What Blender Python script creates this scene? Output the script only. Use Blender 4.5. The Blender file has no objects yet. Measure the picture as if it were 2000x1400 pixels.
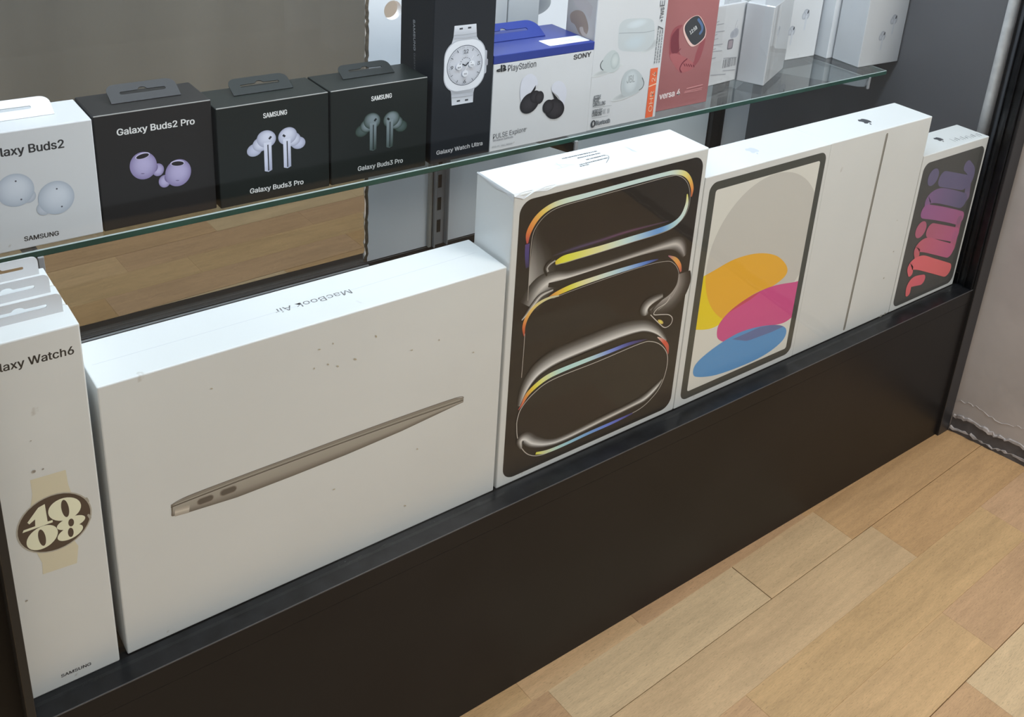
import bpy, bmesh, math, random, os
from mathutils import Matrix, Vector
random.seed(7)
PI = math.pi
C = bpy.context.scene.collection
S = 0.001                                   # everything below is written in millimetres
# ------------------------------------------------------------------ camera
CAM = Vector((-129.096, -605.250, 642.712)); PITCH, ROLL, YAW = 1.180426, 0.0833976, -0.6989853
FPX, PCX, PCY = 2004.12, 1109.829, 313.696
RM = Matrix.Rotation(YAW, 3, 'Z') @ Matrix.Rotation(PITCH, 3, 'X') @ Matrix.Rotation(ROLL, 3, 'Z')
cd = bpy.data.cameras.new('camera'); cam = bpy.data.objects.new('camera', cd); C.objects.link(cam)
cam.matrix_world = Matrix.Translation(CAM * S) @ RM.to_4x4()
cd.sensor_fit = 'HORIZONTAL'; cd.sensor_width = 36; cd.lens = FPX * 36 / 2000
cd.shift_x = (1000 - PCX) / 2000; cd.shift_y = (PCY - 700) / 2000
cd.clip_start = 0.01; cd.clip_end = 50
sc = bpy.context.scene; sc.camera = cam
# ------------------------------------------------------------------ light and exposure
w = bpy.data.worlds.new('world'); sc.world = w; w.use_nodes = True
bg = w.node_tree.nodes['Background']; bg.inputs[0].default_value = (0.95, 0.97, 1.0, 1); bg.inputs[1].default_value = 0.31
def area(name, loc, rot, sx, sy, power, col):
    l = bpy.data.lights.new(name, 'AREA'); l.shape = 'RECTANGLE'; l.size = sx * S; l.size_y = sy * S
    l.energy = power; l.color = col
    o = bpy.data.objects.new(name, l); C.objects.link(o); o.location = Vector(loc) * S; o.rotation_euler = rot
    return o
area('display_light', (500, 20, 880), (math.radians(30), 0, 0), 1150, 60, 6.1, (0.74, 0.875, 1.0))
area('display_side_light', (-55, 185, 720), (0, -PI / 2 + 0.35, 0), 320, 40, 2.4, (0.78, 0.90, 1.0))
area('ceiling_light', (1050, -1300, 1550), (math.radians(38), 0, math.radians(8)), 460, 900, 22, (1.0, 0.975, 0.93))
area('rear_room_light', (300, 950, 1900), (math.radians(12), 0, 0), 1400, 500, 40, (1.0, 0.97, 0.93))
vs = sc.view_settings; vs.view_transform = 'Standard'; vs.look = 'None'; vs.exposure = 0; vs.gamma = 1
vs.use_curve_mapping = False

# ------------------------------------------------------------------ colours and materials
def lin(v):
    v /= 255.0
    return v / 12.92 if v <= 0.04045 else ((v + 0.055) / 1.055) ** 2.4
def c3(r, g, b, k=1.0): return tuple(min(0.92, lin(x) * k) for x in (r, g, b))
PK = 1.62                                    # print colour as seen -> ink colour
def pc(r, g=None, b=None):
    if g is None: r, g, b = r
    return c3(r, g, b, PK)
MATS = {}
def nt(m): return m.node_tree.nodes, m.node_tree.links
def mat(name, col, rough=0.5, metal=0.0, spec=0.5, coat=0.0, noise=None, bump=0.0, bscale=60, stretch=(1, 1, 1)):
    if name in MATS: return MATS[name]
    m = bpy.data.materials.new(name); m.use_nodes = True; N, L = nt(m); b = N['Principled BSDF']
    b.inputs['Base Color'].default_value = (*col, 1); b.inputs['Roughness'].default_value = rough
    b.inputs['Metallic'].default_value = metal; b.inputs['Specular IOR Level'].default_value = spec
    b.inputs['Coat Weight'].default_value = coat; b.inputs['Coat Roughness'].default_value = 0.12
    if noise or bump:
        tc = N.new('ShaderNodeTexCoord'); mp = N.new('ShaderNodeMapping'); mp.inputs['Scale'].default_value = stretch
        L.new(tc.outputs['Object'], mp.inputs['Vector'])
    if noise:
        sc_, amt, det = noise
        n = N.new('ShaderNodeTexNoise'); n.inputs['Scale'].default_value = sc_; n.inputs['Detail'].default_value = det
        L.new(mp.outputs[0], n.inputs['Vector'])
        r = N.new('ShaderNodeMapRange'); r.inputs[1].default_value = 0.3; r.inputs[2].default_value = 0.7
        r.inputs[3].default_value = 1 - amt; r.inputs[4].default_value = 1 + amt
        L.new(n.outputs[0], r.inputs[0])
        mx = N.new('ShaderNodeVectorMath'); mx.operation = 'SCALE'; mx.inputs[0].default_value = col
        L.new(r.outputs[0], mx.inputs['Scale']); L.new(mx.outputs[0], b.inputs['Base Color'])
    if bump:
        n2 = N.new('ShaderNodeTexNoise'); n2.inputs['Scale'].default_value = bscale; n2.inputs['Detail'].default_value = 4
        L.new(mp.outputs[0], n2.inputs['Vector'])
        bp = N.new('ShaderNodeBump'); bp.inputs['Strength'].default_value = bump; bp.inputs['Distance'].default_value = 0.001
        L.new(n2.outputs[0], bp.inputs['Height']); L.new(bp.outputs[0], b.inputs['Normal'])
    MATS[name] = m
    return m
def worn_card(name, col, rough=0.42, dirt=(0.35, 0.30, 0.24), amount=0.55):
    """coated white card with sparse small scuffs"""
    m = mat(name, col, rough, coat=0.25); N, L = nt(m); b = N['Principled BSDF']
    tc = N.new('ShaderNodeTexCoord')
    n = N.new('ShaderNodeTexNoise'); n.inputs['Scale'].default_value = 55; n.inputs['Detail'].default_value = 3
    L.new(tc.outputs['Object'], n.inputs['Vector'])
    r = N.new('ShaderNodeMapRange'); r.inputs[1].default_value = 0.745; r.inputs[2].default_value = 0.79; r.inputs[4].default_value = amount
    L.new(n.outputs[0], r.inputs[0])
    n2 = N.new('ShaderNodeTexNoise'); n2.inputs['Scale'].default_value = 6; n2.inputs['Detail'].default_value = 5
    L.new(tc.outputs['Object'], n2.inputs['Vector'])
    r2 = N.new('ShaderNodeMapRange'); r2.inputs[1].default_value = 0.35; r2.inputs[2].default_value = 0.7
    r2.inputs[3].default_value = 1.0; r2.inputs[4].default_value = 0.94
    L.new(n2.outputs[0], r2.inputs[0])
    sv = N.new('ShaderNodeVectorMath'); sv.operation = 'SCALE'; sv.inputs[0].default_value = col; L.new(r2.outputs[0], sv.inputs['Scale'])
    mx = N.new('ShaderNodeMix'); mx.data_type = 'RGBA'; mx.inputs['B'].default_value = (*dirt, 1)
    L.new(r.outputs[0], mx.inputs['Factor']); L.new(sv.outputs[0], mx.inputs['A']); L.new(mx.outputs['Result'], b.inputs['Base Color'])
    return m
WHITE = worn_card('white_card', (0.765, 0.785, 0.785))
WHITE2 = worn_card('cool_white_card', (0.67, 0.675, 0.69))
BLACKC = mat('black_card', (0.018, 0.0165, 0.0165), 0.48, spec=0.25, coat=0.03)
BLACKG = mat('black_card_green_reflection', (0.010, 0.0135, 0.0125), 0.45, spec=0.25, coat=0.03)  # black card with the green glass reflection mixed into its colour
EDGEW = mat('worn_edge', (0.38, 0.37, 0.36), 0.6)
BLUEC = mat('blue_card', c3(34, 54, 138, 1.0), 0.45, coat=0.1)
PINKC = mat('pink_card', (0.37, 0.135, 0.138), 0.42, coat=0.25, noise=(5, 0.06, 2))
LAM = mat('black_laminate', (0.013, 0.0120, 0.012), 0.36, spec=0.20, noise=(7, 0.18, 5), bump=0.02, bscale=300)
LAMG = mat('dark_grey_laminate', (0.105, 0.105, 0.112), 0.42, noise=(5, 0.06, 3))
FRAME = mat('dark_frame', (0.028, 0.028, 0.031), 0.38)
RAIL = mat('black_anodised_rail', (0.011, 0.012, 0.014), 0.32, spec=0.35, noise=(60, 0.5, 6))
STEEL = mat('steel', (0.34, 0.34, 0.35), 0.3, metal=0.15)
DSTEEL = mat('dark_steel', (0.10, 0.10, 0.105), 0.4, metal=0.8)
SLOT = mat('slot_dark', (0.012, 0.012, 0.013), 0.6)
PANELW = mat('white_back_panel', (0.80, 0.81, 0.84), 0.4, noise=(4, 0.08, 4))
CHIP = mat('raw_chipboard_edge', (0.10, 0.075, 0.05), 0.8, noise=(200, 0.5, 3))
TUBE = mat('frosted_aluminium_tube', (0.80, 0.80, 0.80), 0.42, metal=0.15, noise=(90, 0.12, 3))
PLASTER = mat('painted_plaster', (0.58, 0.55, 0.535), 0.7, noise=(9, 0.10, 8), bump=0.5, bscale=38)
PLASTR2 = mat('crumbling_plaster', (0.46, 0.43, 0.42), 0.8, noise=(70, 0.30, 6), bump=0.9, bscale=120)
SKIRT = mat('grey_skirting', (0.115, 0.115, 0.125), 0.6, noise=(40, 0.3, 5))
REARW = mat('grey_rear_wall', (0.66, 0.66, 0.645), 0.45, noise=(2.2, 0.16, 4), stretch=(2.0, 2.0, 0.35))

def print_mat():
    m = bpy.data.materials.new('printed_ink'); m.use_nodes = True; N, L = nt(m); b = N['Principled BSDF']
    a = N.new('ShaderNodeAttribute'); a.attribute_name = 'Col'; L.new(a.outputs['Color'], b.inputs['Base Color'])
    b.inputs['Roughness'].default_value = 0.42; b.inputs['Specular IOR Level'].default_value = 0.3; b.inputs['Coat Weight'].default_value = 0.06; b.inputs['Coat Roughness'].default_value = 0.12
    return m
INK = print_mat()
def glass_mat(name, tint, f0=0.04, gloss=1.0, rise=None):
    m = bpy.data.materials.new(name); m.use_nodes = True; N, L = nt(m); N.clear()
    out = N.new('ShaderNodeOutputMaterial'); mix = N.new('ShaderNodeMixShader')
    t = N.new('ShaderNodeBsdfTransparent'); t.inputs[0].default_value = (*tint, 1)
    g = N.new('ShaderNodeBsdfGlossy'); g.inputs['Roughness'].default_value = 0.02; g.inputs['Color'].default_value = (gloss, gloss, gloss, 1)
    lw = N.new('ShaderNodeLayerWeight'); lw.inputs['Blend'].default_value = 0.5
    p = N.new('ShaderNodeMath'); p.operation = 'POWER'; p.inputs[1].default_value = 5; L.new(lw.outputs['Facing'], p.inputs[0])
    ma = N.new('ShaderNodeMath'); ma.operation = 'MULTIPLY_ADD'; ma.inputs[1].default_value = (1 - f0) if rise is None else rise; ma.inputs[2].default_value = f0
    L.new(p.outputs[0], ma.inputs[0]); L.new(ma.outputs[0], mix.inputs[0]); L.new(t.outputs[0], mix.inputs[1]); L.new(g.outputs[0], mix.inputs[2])
    L.new(mix.outputs[0], out.inputs[0])
    return m
GLASS = glass_mat('clear_glass', (0.985, 0.99, 0.985), 0.014, rise=0.5)
SHELFG = glass_mat('shelf_glass', (0.90, 0.93, 0.92), 0.06)
SMOKE = glass_mat('smoked_glass', (0.54, 0.57, 0.585), 0.03)
WRAP = glass_mat('clear_wrap', (0.97, 0.97, 0.97), 0.05)
GREENE = mat('green_glass_edge', (0.018, 0.070, 0.052), 0.12, spec=0.8, noise=(12, 0.35, 3), stretch=(1, 1, 1))
ARRIS = mat('ground_arris_highlight', (0.30, 0.35, 0.34), 0.25)  # pale ground chamfer, its colour also standing in for the edge highlight

def wood_mat():
    m = bpy.data.materials.new('beech_laminate'); m.use_nodes = True; N, L = nt(m); b = N['Principled BSDF']
    oi = N.new('ShaderNodeObjectInfo'); tc = N.new('ShaderNodeTexCoord')
    off = N.new('ShaderNodeVectorMath'); off.operation = 'SCALE'; off.inputs[0].default_value = (37, 11, 5); L.new(oi.outputs['Random'], off.inputs['Scale'])
    ad = N.new('ShaderNodeVectorMath'); ad.operation = 'ADD'; L.new(tc.outputs['Object'], ad.inputs[0]); L.new(off.outputs[0], ad.inputs[1])
    def noise(scale, st, det, dist=0.0):
        mp = N.new('ShaderNodeMapping'); mp.inputs['Scale'].default_value = st; L.new(ad.outputs[0], mp.inputs['Vector'])
        n = N.new('ShaderNodeTexNoise'); n.inputs['Scale'].default_value = scale; n.inputs['Detail'].default_value = det; n.inputs['Distortion'].default_value = dist
        L.new(mp.outputs[0], n.inputs['Vector']); return n.outputs[0]
    def rng(src, a, bb, lo, hi):
        r = N.new('ShaderNodeMapRange'); r.inputs[1].default_value = a; r.inputs[2].default_value = bb; r.inputs[3].default_value = lo; r.inputs[4].default_value = hi
        L.new(src, r.inputs[0]); return r.outputs[0]
    def mul(a, bb):
        x = N.new('ShaderNodeMath'); x.operation = 'MULTIPLY'; L.new(a, x.inputs[0]); L.new(bb, x.inputs[1]); return x.outputs[0]
    broad = rng(noise(9, (1, 5, 1), 2, 0.8), 0.3, 0.7, 0.90, 1.08)
    fine = rng(noise(120, (1, 9, 1), 3), 0.3, 0.7, 0.91, 1.05)
    pores = rng(noise(420, (0.5, 4, 1), 1), 0.60, 0.75, 1.0, 0.70)
    # cathedral rings
    mp = N.new('ShaderNodeMapping'); mp.inputs['Scale'].default_value = (1.0, 9, 1); L.new(ad.outputs[0], mp.inputs['Vector'])
    wv = N.new('ShaderNodeTexWave'); wv.wave_type = 'RINGS'; wv.inputs['Scale'].default_value = 3.2; wv.inputs['Distortion'].default_value = 5; wv.inputs['Detail'].default_value = 3; wv.inputs['Detail Scale'].default_value = 1.2
    L.new(mp.outputs[0], wv.inputs['Vector'])
    ring = rng(wv.outputs['Fac'], 0.0, 1.0, 0.965, 1.02)
    f = mul(mul(broad, fine), mul(pores, ring))
    sv = N.new('ShaderNodeVectorMath'); sv.operation = 'SCALE'; L.new(oi.outputs['Color'], sv.inputs[0]); L.new(f, sv.inputs['Scale'])
    # darker means redder
    g = N.new('ShaderNodeGamma'); g.inputs[1].default_value = 1.0; L.new(sv.outputs[0], g.inputs[0]); L.new(g.outputs[0], b.inputs['Base Color'])
    b.inputs['Roughness'].default_value = 0.42; b.inputs['Specular IOR Level'].default_value = 0.35
    return m
WOOD = wood_mat()

# ------------------------------------------------------------------ mesh helpers
def link(name, me, m, parent=None):
    o = bpy.data.objects.new(name, me); C.objects.link(o)
    if m is not None:
        for x in (m if isinstance(m, (list, tuple)) else [m]): me.materials.append(x)
    if parent is not None: o.parent = parent
    return o
def from_bm(name, bm, m, parent=None, smooth=False):
    me = bpy.data.meshes.new(name)
    bmesh.ops.recalc_face_normals(bm, faces=bm.faces[:])
    for v in bm.verts: v.co *= S
    bm.to_mesh(me); bm.free()
    if smooth:
        for p in me.polygons: p.use_smooth = True
    return link(name, me, m, parent)
def bx(bm, x0, y0, z0, x1, y1, z1, bev=0, seg=2, mi=0):
    vs_ = [bm.verts.new(p) for p in ((x0, y0, z0), (x1, y0, z0), (x1, y1, z0), (x0, y1, z0), (x0, y0, z1), (x1, y0, z1), (x1, y1, z1), (x0, y1, z1))]
    fs = [bm.faces.new([vs_[i] for i in q]) for q in ((3, 2, 1, 0), (4, 5, 6, 7), (0, 1, 5, 4), (1, 2, 6, 5), (2, 3, 7, 6), (3, 0, 4, 7))]
    for f in fs: f.material_index = mi
    if bev:
        es = list({e for f in fs for e in f.edges})
        bmesh.ops.bevel(bm, geom=es, offset=bev, segments=seg, affect='EDGES', profile=0.5)
    return fs
def box(name, x0, y0, z0, x1, y1, z1, m, parent=None, bev=0.6, seg=2):
    bm = bmesh.new(); bx(bm, x0, y0, z0, x1, y1, z1, bev, seg); return from_bm(name, bm, m, parent)
def cyl(bm, c, r, h, n=20, axis='Z'):
    g = bmesh.ops.create_cone(bm, cap_ends=True, segments=n, radius1=r, radius2=r, depth=h)
    M = Matrix.Translation(Vector(c))
    if axis == 'Y': M = M @ Matrix.Rotation(PI / 2, 4, 'X')
    if axis == 'X': M = M @ Matrix.Rotation(PI / 2, 4, 'Y')
    bmesh.ops.transform(bm, matrix=M, verts=g['verts'])
def thing(name, label, cat, loc=(0, 0, 0), rz=0.0, group=None):
    o = bpy.data.objects.new(name, None); C.objects.link(o); o.empty_display_size = 0.02
    o.location = Vector(loc) * S; o.rotation_euler = (0, 0, rz); o['label'] = label; o['category'] = cat
    if group: o['group'] = group
    return o
def tag(o, label, cat, group=None):
    o['label'] = label; o['category'] = cat
    if group: o['group'] = group
    return o
def struct(o): o['kind'] = 'structure'; return o
def plate(name, outer, holes, th, m, parent, M):
    """flat card with holes, outline in its own (a, b) plane, M puts it in the thing's space"""
    bm = bmesh.new(); es = []
    for loop in [outer] + holes:
        v = [bm.verts.new((a, b, 0)) for a, b in loop]
        es += [bm.edges.new((v[i], v[(i + 1) % len(v)])) for i in range(len(v))]
    r = bmesh.ops.triangle_fill(bm, edges=es, use_beauty=True, use_dissolve=False)
    fs = [g for g in r['geom'] if isinstance(g, bmesh.types.BMFace)]
    e = bmesh.ops.extrude_face_region(bm, geom=fs)
    bmesh.ops.translate(bm, vec=(0, 0, th), verts=[g for g in e['geom'] if isinstance(g, bmesh.types.BMVert)])
    bmesh.ops.transform(bm, matrix=M, verts=bm.verts[:])
    return from_bm(name, bm, m, parent)
def arc(cx, cy, r, a0, a1, n=6, ry=None):
    ry = r if ry is None else ry
    return [(cx + r * math.cos(math.radians(a0 + (a1 - a0) * i / n)), cy + ry * math.sin(math.radians(a0 + (a1 - a0) * i / n))) for i in range(n + 1)]
def rrect(x0, y0, x1, y1, r, n=8):
    return arc(x1 - r, y1 - r, r, 0, 90, n) + arc(x0 + r, y1 - r, r, 90, 180, n) + arc(x0 + r, y0 + r, r, 180, 270, n) + arc(x1 - r, y0 + r, r, 270, 360, n)
def smooth_pts(p, n=6, closed=False):
    if len(p) < 3: return list(p)
    out = []; L_ = len(p); rg = L_ if closed else L_ - 1
    for i in range(rg):
        if closed: a, b, c, d = p[(i - 1) % L_], p[i], p[(i + 1) % L_], p[(i + 2) % L_]
        else: a, b, c, d = p[max(i - 1, 0)], p[i], p[i + 1], p[min(i + 2, L_ - 1)]
        for k in range(n):
            t = k / n
            out.append(tuple(0.5 * ((2 * b[j]) + (-a[j] + c[j]) * t + (2 * a[j] - 5 * b[j] + 4 * c[j] - d[j]) * t * t + (-a[j] + 3 * b[j] - 3 * c[j] + d[j]) * t ** 3) for j in range(len(b))))
    if not closed: out.append(tuple(p[-1]))
    return out

# ------------------------------------------------------------------ printing on faces
FONTS = {}
def font():
    if 'f' not in FONTS:
        f = None
        try:
            p = os.path.join(bpy.utils.resource_path('LOCAL'), 'datafiles', 'fonts', 'Inter.woff2')
            if os.path.exists(p): f = bpy.data.fonts.load(p)
        except Exception: f = None
        FONTS['f'] = f
    return FONTS['f']
class Face:
    """a printable face of a thing: origin o, right u and up v in the thing's own space"""
    def __init__(s, th, o, u, v):
        s.th = th; s.o = Vector(o); s.u = Vector(u); s.v = Vector(v); s.n = s.u.cross(s.v); s.layer = 1
        s.M = Matrix.Translation(th.location / S) @ Matrix.Rotation(th.rotation_euler.z, 4, 'Z'); s.Mi = s.M.inverted()
    def px(s, x, y):
        d = RM @ Vector(((x - PCX) / FPX, -(y - PCY) / FPX, -1.0))
        c = s.Mi @ CAM; d = s.Mi.to_3x3() @ d
        t = (s.o - c).dot(s.n) / d.dot(s.n); q = c + d * t - s.o
        return (q.dot(s.u), q.dot(s.v))
    def pts(s, l, conv=None): return [s.px(*(conv(*p) if conv else p)) for p in l]
    def at(s, a, b, h): return s.o + s.u * a + s.v * b + s.n * h
class Art:
    def __init__(s, face, name='picture'):
        s.f = face; s.name = name; s.bm = bmesh.new(); s.col = s.bm.loops.layers.float_color.new('Col')
    def _h(s): s.f.layer += 1; return s.f.layer * 0.02
    def poly(s, pts, col, flat=True):
        h = s._h(); cols = col if isinstance(col, list) else [col] * len(pts)
        v = [s.bm.verts.new(s.f.at(a, b, h)) for a, b in pts]
        try: f = s.bm.faces.new(v)
        except ValueError: return
        for l, c in zip(f.loops, cols): l[s.col] = (*c, 1)
    def ell(s, cx, cy, rx, ry, rot=0, col=(1, 1, 1), edge=None, n=36, off=(0, 0), a0=0, a1=360):
        """filled ellipse, centre colour to edge colour; off moves the bright centre"""
        h = s._h(); edge = edge or col; ca, sa = math.cos(math.radians(rot)), math.sin(math.radians(rot))
        def P(k, th):
            x, y = rx * k * math.cos(th) + off[0] * (1 - k), ry * k * math.sin(th) + off[1] * (1 - k)
            return s.f.at(cx + x * ca - y * sa, cy + x * sa + y * ca, h)
        ks = [0, 0.4, 0.7, 0.88, 1.0]; mixc = lambda k: tuple(col[i] * (1 - k ** 2.2) + edge[i] * k ** 2.2 for i in range(3))
        rings = [[s.bm.verts.new(P(k, math.radians(a0 + (a1 - a0) * i / n))) for i in range(n + 1)] for k in ks[1:]]
        c0 = s.bm.verts.new(P(0, 0))
        for i in range(n):
            f = s.bm.faces.new((c0, rings[0][i], rings[0][i + 1]))
            for l, k in zip(f.loops, (0, ks[1], ks[1])): l[s.col] = (*mixc(k), 1)
            for r in range(len(rings) - 1):
                f = s.bm.faces.new((rings[r][i], rings[r + 1][i], rings[r + 1][i + 1], rings[r][i + 1]))
                for l, k in zip(f.loops, (ks[r + 1], ks[r + 2], ks[r + 2], ks[r + 1])): l[s.col] = (*mixc(k), 1)
    def stroke(s, pts, w, col, closed=False, edge=None, sub=6, left=0.5, caps=True):
        """ribbon through pts; w and col may be lists; edge = colour at both rims (soft glow); left = share of the width on the left"""
        n = len(pts); W = w if isinstance(w, list) else [w] * n; K = col if isinstance(col, list) else [col] * n
        full = [(*p, W[i], *K[i]) for i, p in enumerate(pts)]
        q = smooth_pts(full, sub, closed)
        if closed: q.append(q[0])
        h = s._h(); rows = []
        for i, p in enumerate(q):
            a = q[i - 1] if i else (q[-2] if closed else q[0]); b = q[i + 1] if i < len(q) - 1 else (q[1] if closed else q[-1])
            tx, ty = b[0] - a[0], b[1] - a[1]; d = math.hypot(tx, ty) or 1; nx, ny = -ty / d, tx / d
            wl, wr = p[2] * left, p[2] * (1 - left)
            c = tuple(min(0.95, max(0, x)) for x in p[3:6])
            if edge is None: sec = [(wl, c), (-wr, c)]
            else:
                m1 = tuple(c[k] * 0.45 + edge[k] * 0.55 for k in range(3)); m2 = tuple(c[k] * 0.12 + edge[k] * 0.88 for k in range(3))
                sec = []
                if wl > 0: sec += [(wl, edge), (wl * 0.66, m2), (wl * 0.33, m1)]
                sec += [(0, c)]
                if wr > 0: sec += [(-wr * 0.33, m1), (-wr * 0.66, m2), (-wr, edge)]
            rows.append([(s.bm.verts.new(s.f.at(p[0] + nx * o_, p[1] + ny * o_, h)), cc) for o_, cc in sec])
        for r0, r1 in zip(rows, rows[1:]):
            for k in range(len(r0) - 1):
                qd = (r0[k], r0[k + 1], r1[k + 1], r1[k])
                f = s.bm.faces.new([x[0] for x in qd])
                for l, x in zip(f.loops, qd): l[s.col] = (*x[1], 1)
        if caps and edge is None and not closed:
            for p, wd in ((q[0], q[0][2]), (q[-1], q[-1][2])):
                if wd > 1.2: s.ell(p[0], p[1], wd / 2, wd / 2, 0, tuple(min(.95, max(0, x)) for x in p[3:6]), n=16)
    def done(s, label=None):
        me = bpy.data.meshes.new(s.name)
        for f in s.bm.faces:
            f.normal_update()
            if f.normal.dot(s.f.n) < 0: f.normal_flip()
        for v in s.bm.verts: v.co *= S
        s.bm.to_mesh(me); s.bm.free(); o = link(s.name, me, INK, s.f.th)
        if label: o['label'] = label
        if s.name in ('scuff_marks', 'faded_mark', 'fine_print', 'bar_marks', 'barcode'): o['kind'] = 'stuff'
        return o
def cap_height():
    if 'cap' not in FONTS:
        cu = bpy.data.curves.new('t', 'FONT'); cu.body = 'H'; cu.size = 10
        if font(): cu.font = font()
        ob = bpy.data.objects.new('t', cu); C.objects.link(ob)
        me = bpy.data.meshes.new_from_object(ob.evaluated_get(bpy.context.evaluated_depsgraph_get()))
        FONTS['cap'] = max(v.co.y for v in me.vertices); bpy.data.objects.remove(ob)
    return FONTS['cap']
def text(face, string, p0, p1, col, height=None, bold=0.0, name='lettering', mm=False, spacing=1.0, shear=0.0, rough=0.4, full=None):
    """lettering whose baseline runs from photo point p0 to p1; height is the capital height in mm"""
    cu = bpy.data.curves.new('t', 'FONT'); cu.body = string; cu.size = 10
    if font(): cu.font = font()
    cu.space_character = spacing; cu.shear = shear; cu.resolution_u = 3
    ob = bpy.data.objects.new('t', cu); C.objects.link(ob)
    dg = bpy.context.evaluated_depsgraph_get(); me = bpy.data.meshes.new_from_object(ob.evaluated_get(dg))
    C.objects.unlink(ob); bpy.data.objects.remove(ob)
    a = Vector(p0 if mm else face.px(*p0)); b = Vector(p1 if mm else face.px(*p1)); d = b - a
    xs = [v.co.x for v in me.vertices]
    if not xs: return None
    x0, x1 = min(xs), max(xs); sx = d.length / (x1 - x0); cap = cap_height()
    sy = sx if height is None else height / cap
    e = d.normalized(); nrm = Vector((-e.y, e.x)); face.layer += 1; h = face.layer * 0.02
    for v in me.vertices:
        q = a + e * ((v.co.x - x0) * sx) + nrm * (v.co.y * sy); v.co = face.at(q.x, q.y, h) * S
    me.update()
    if bold:                                  # heavier weight: the letter shapes repeated a hair apart, each a hair lower
        bm = bmesh.new(); r_ = bold * 0.42 * sx * 10 / 7.0
        for i_, (ox, oy) in enumerate(((0, 0), (1, 0), (-1, 0), (0, .6), (0, -.6), (.7, .45), (-.7, .45), (.7, -.45), (-.7, -.45))):
            n0 = len(bm.verts); bm.from_mesh(me); bm.verts.ensure_lookup_table()
            dv = (face.u * (ox * r_) + face.v * (oy * r_) - face.n * (i_ * 0.0016)) * S
            for v in bm.verts[n0:]: v.co += dv
        bm.to_mesh(me); bm.free()
    key = 'ink_%02x%02x%02x' % tuple(int(255 * x) for x in col)
    o = link(name, me, mat(key, col, rough, coat=0.2), face.th)
    return o
def poly_mesh(name, face, polys, col):
    a = Art(face, name)
    for p in polys: a.poly(p, col)
    return a.done()
def apple(face, cx, cy, hgt, rot, col, name='emblem'):
    body = [(0, .30), (.10, .36), (.24, .40), (.38, .33), (.44, .24), (.34, .14), (.32, 0), (.38, -.13), (.47, -.19), (.40, -.36), (.27, -.5), (.14, -.5), (0, -.45), (-.13, -.5), (-.27, -.49), (-.42, -.30), (-.47, -.05), (-.43, .2), (-.30, .35), (-.16, .37)]
    leaf = [(.02, .42), (.03, .56), (.12, .67), (.23, .70), (.22, .58), (.13, .46)]
    ca, sa = math.cos(rot), math.sin(rot)
    f = lambda l: [(cx + (x * ca - y * sa) * hgt, cy + (x * sa + y * ca) * hgt) for x, y in l]
    a = Art(face, name); a.poly(f(smooth_pts(body, 3, True)), col); a.poly(f(smooth_pts(leaf, 3, True)), col); return a.done()
def clip_rect(p, x0, y0, x1, y1):
    for k, lim, sgn in ((0, x0, 1), (0, x1, -1), (1, y0, 1), (1, y1, -1)):
        out = []
        for i in range(len(p)):
            a, b = p[i - 1], p[i]; ia, ib = (a[k] - lim) * sgn >= 0, (b[k] - lim) * sgn >= 0
            if ia != ib:
                t = (lim - a[k]) / (b[k] - a[k]); out.append(tuple(a[j] + (b[j] - a[j]) * t for j in (0, 1)))
            if ib: out.append(b)
        p = out
    return p
def clip_convex(p, q):
    ar = sum(q[i - 1][0] * q[i][1] - q[i][0] * q[i - 1][1] for i in range(len(q)))
    if ar < 0: q = q[::-1]
    for i in range(len(q)):
        a, b = q[i - 1], q[i]; side = lambda r: (b[0] - a[0]) * (r[1] - a[1]) - (b[1] - a[1]) * (r[0] - a[0]); out = []
        for j in range(len(p)):
            s0, s1 = side(p[j - 1]), side(p[j])
            if (s0 >= 0) != (s1 >= 0):
                t = s0 / (s0 - s1); out.append(tuple(p[j - 1][k] + (p[j][k] - p[j - 1][k]) * t for k in (0, 1)))
            if s1 >= 0: out.append(p[j])
        p = out
        if not p: return p
    return p
def hang_tab(parent, x0, x1, y, z, length, elev, m, th=0.7, rad=6, slot=True, back_left=0):
    """card tab folded up from a box top; elev = degrees above the top, leaning to the back"""
    W = x1 - x0; outer = [(0, 0), (W, 0)] + arc(W - rad, length - rad, rad, 0, 90, 6) + arc(rad, length - rad, rad, 90, 180, 6)
    holes = []
    if slot:
        c, hw, hh = W / 2, W * 0.30, length * 0.085; yb = length * 0.50
        holes = [[(c + hw, yb - hh)] + arc(c + hw, yb, hh, -60, 60, 4) + [(c + 4, yb + hh)] + arc(c, yb + hh, 3.4, 10, 170, 6, length * 0.13) + [(c - 4, yb + hh)] + arc(c - hw, yb, hh, 120, 240, 4) + [(c - hw, yb - hh)]]
    M = Matrix.Translation((x0, y, z)) @ Matrix.Rotation(math.radians(elev), 4, 'X')
    return plate('hang_tab', outer, holes, th, m, parent, M)

# =================================================================== SETTING
FZ = -237.0
WALLX = lambda y: 1113 + 0.16 * (-22 - y)
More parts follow.
